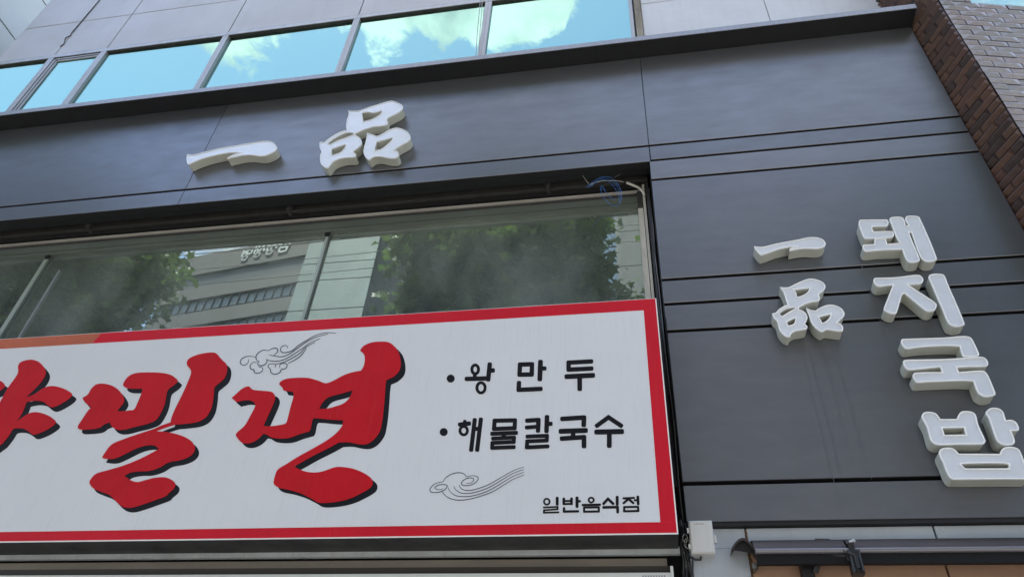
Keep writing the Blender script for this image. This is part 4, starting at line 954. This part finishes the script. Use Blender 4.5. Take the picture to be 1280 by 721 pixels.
# utility pole with cross arms and wires, mirrored before the glass tower
yp_v = 13.0; xp = P(741, 330, yp_v)[0]; yp = 2 * MY - yp_v; zt_ = P(741, 262, yp_v)[1] + .7
pl = thing('utility_pole', 'street utility pole with cross arms and wires, mirrored beside the tree in the window', 'utility pole', (xp, yp, 0))
b = MB(); b.tube([(xp, yp, 0), (xp, yp, zt_)], .15, 12, r2=.10); b.build('pole', M_greyrend, pl)
for dz in (.5, 1.1):
    MB().box(xp - .9, xp + .9, yp + .10, yp + .18, zt_ - dz, zt_ - dz + .08).build('cross_arm', M_frame_d, pl)
    for dx in (-.8, -.4, .4, .8):
        b = MB(); b.tube([(xp + dx, yp + .14, zt_ - dz + .08), (xp + dx, yp + .14, zt_ - dz + .24)], .04, 8); b.build('insulator', M_cream, pl)
for i, (dx, dz) in enumerate(((-.8, .26), (.8, .26), (-.4, .86), (.4, .86), (0, 1.6), (0, 2.3))):
    pts = [(xp + dx + (x - 0), yp + .14 + .004 * x, zt_ - dz - .6 * (1 - ((x - 0) / 18.0 - 1) ** 2) * (1 if 0 <= x <= 36 else 0)) for x in [k * 2 for k in range(0, 19)]]
    b = MB(); b.tube(pts, .012, 5); o = b.build('overhead_wire', M_cable, pl)
    pts = [(xp + dx - x, yp + .14, zt_ - dz - .6 * (1 - (x / 18.0 - 1) ** 2)) for x in [k * 2 for k in range(0, 19)]]
    b = MB(); b.tube(pts, .012, 5); b.build('overhead_wire', M_cable, pl)

# street trees (planes)
def tree(x, y, h, crad, cz, seed, label, nl_=5200, flat=1.0):
    r_ = random.Random(seed); t_ = thing('plane_tree', label, 'tree', (x, y, .14), 'street trees along the kerb')
    tr = MB(); tr.tube([(x, y, .1), (x + .05, y + .03, h * .25), (x - .04, y, h * .45), (x, y + .05, h * .62)], .19, 12, r2=.11); tr.build('trunk', M_bark, t_)
    lm = MB(); tips = []
    for i in range(15):
        az = r_.uniform(0, 6.28); zz_ = h * r_.uniform(.38, .62); ln = crad * r_.uniform(.6, .95); up = r_.uniform(.5, 1.3)
        p0 = Vector((x, y, zz_)); p1 = p0 + Vector((math.cos(az), math.sin(az), up)) * ln * .5; p2 = p1 + Vector((math.cos(az + .3), math.sin(az + .3), up * .8)) * ln * .45
        lm.tube([p0, p1, p2], .065, 6, r2=.018); tips += [p1, p2]
    lm.build('limbs', M_bark, t_)
    # clumps of leaves
    cl = []
    for i in range(130):
        while True:
            d = Vector((r_.uniform(-1, 1), r_.uniform(-1, 1), r_.uniform(-1, 1)))
            if .15 < d.length < 1: break
        cl.append((Vector((x + d.x * crad, y + d.y * crad, cz + d.z * crad * flat)), r_.uniform(.36, .66) * crad * .5))
    cl += [(p, .5) for p in tips]
    shape = [(0, 0), (.16, .10), (.50, .02), (.34, .28), (.52, .50), (.20, .52), (.0, .98), (-.20, .52), (-.52, .50), (-.34, .28), (-.50, .02), (-.16, .10)]
    vs = []; fs = []
    for i in range(nl_):
        c, rad = cl[r_.randrange(len(cl))]
        g_ = Vector((r_.gauss(0, .5), r_.gauss(0, .5), r_.gauss(0, .42))) * rad; p = c + g_
        s_ = r_.uniform(.13, .24); az = r_.uniform(0, 6.28); til = r_.uniform(-1.0, 1.0); rot = Matrix.Rotation(az, 3, 'Z') @ Matrix.Rotation(til + .3, 3, 'X') @ Matrix.Rotation(r_.uniform(-.6, .6), 3, 'Y')
        n_ = len(vs)
        for (a, b_) in shape: vs.append(tuple(p + rot @ Vector((a * s_, b_ * s_, -.25 * abs(a) * s_))))
        fs.append(tuple(range(n_, n_ + 12)))
    m_ = MB(); m_.add(vs, fs); m_.build('crown', M_leaf, t_, smooth=False, kind='stuff')
TY = -5.6
def vx(u, v): return P(u, v, 2 * MY - TY)
xa_, za_ = vx(35, 380); tree(xa_ - .3, TY, 10.5, 2.55, za_ + .9, 21, 'dense plane tree mirrored in the left part of the window', 21000)
xa_, za_ = vx(-190, 400); tree(xa_, TY, 10.5, 2.4, za_ + 1.2, 25, 'plane tree further left along the kerb, mirrored at the far left of the window', 12000)
xa_, za_ = vx(1250, 480); tree(xa_, TY - .2, 8.2, 2.2, za_ + 1.4, 41, 'plane tree across from the dark panels, outside the window reflection', 9000)
xa_, za_ = vx(634, 345); tree(xa_, TY, 10.8, 1.95, za_ + .15, 33, 'leafy plane tree mirrored in the right part of the window', 21000)
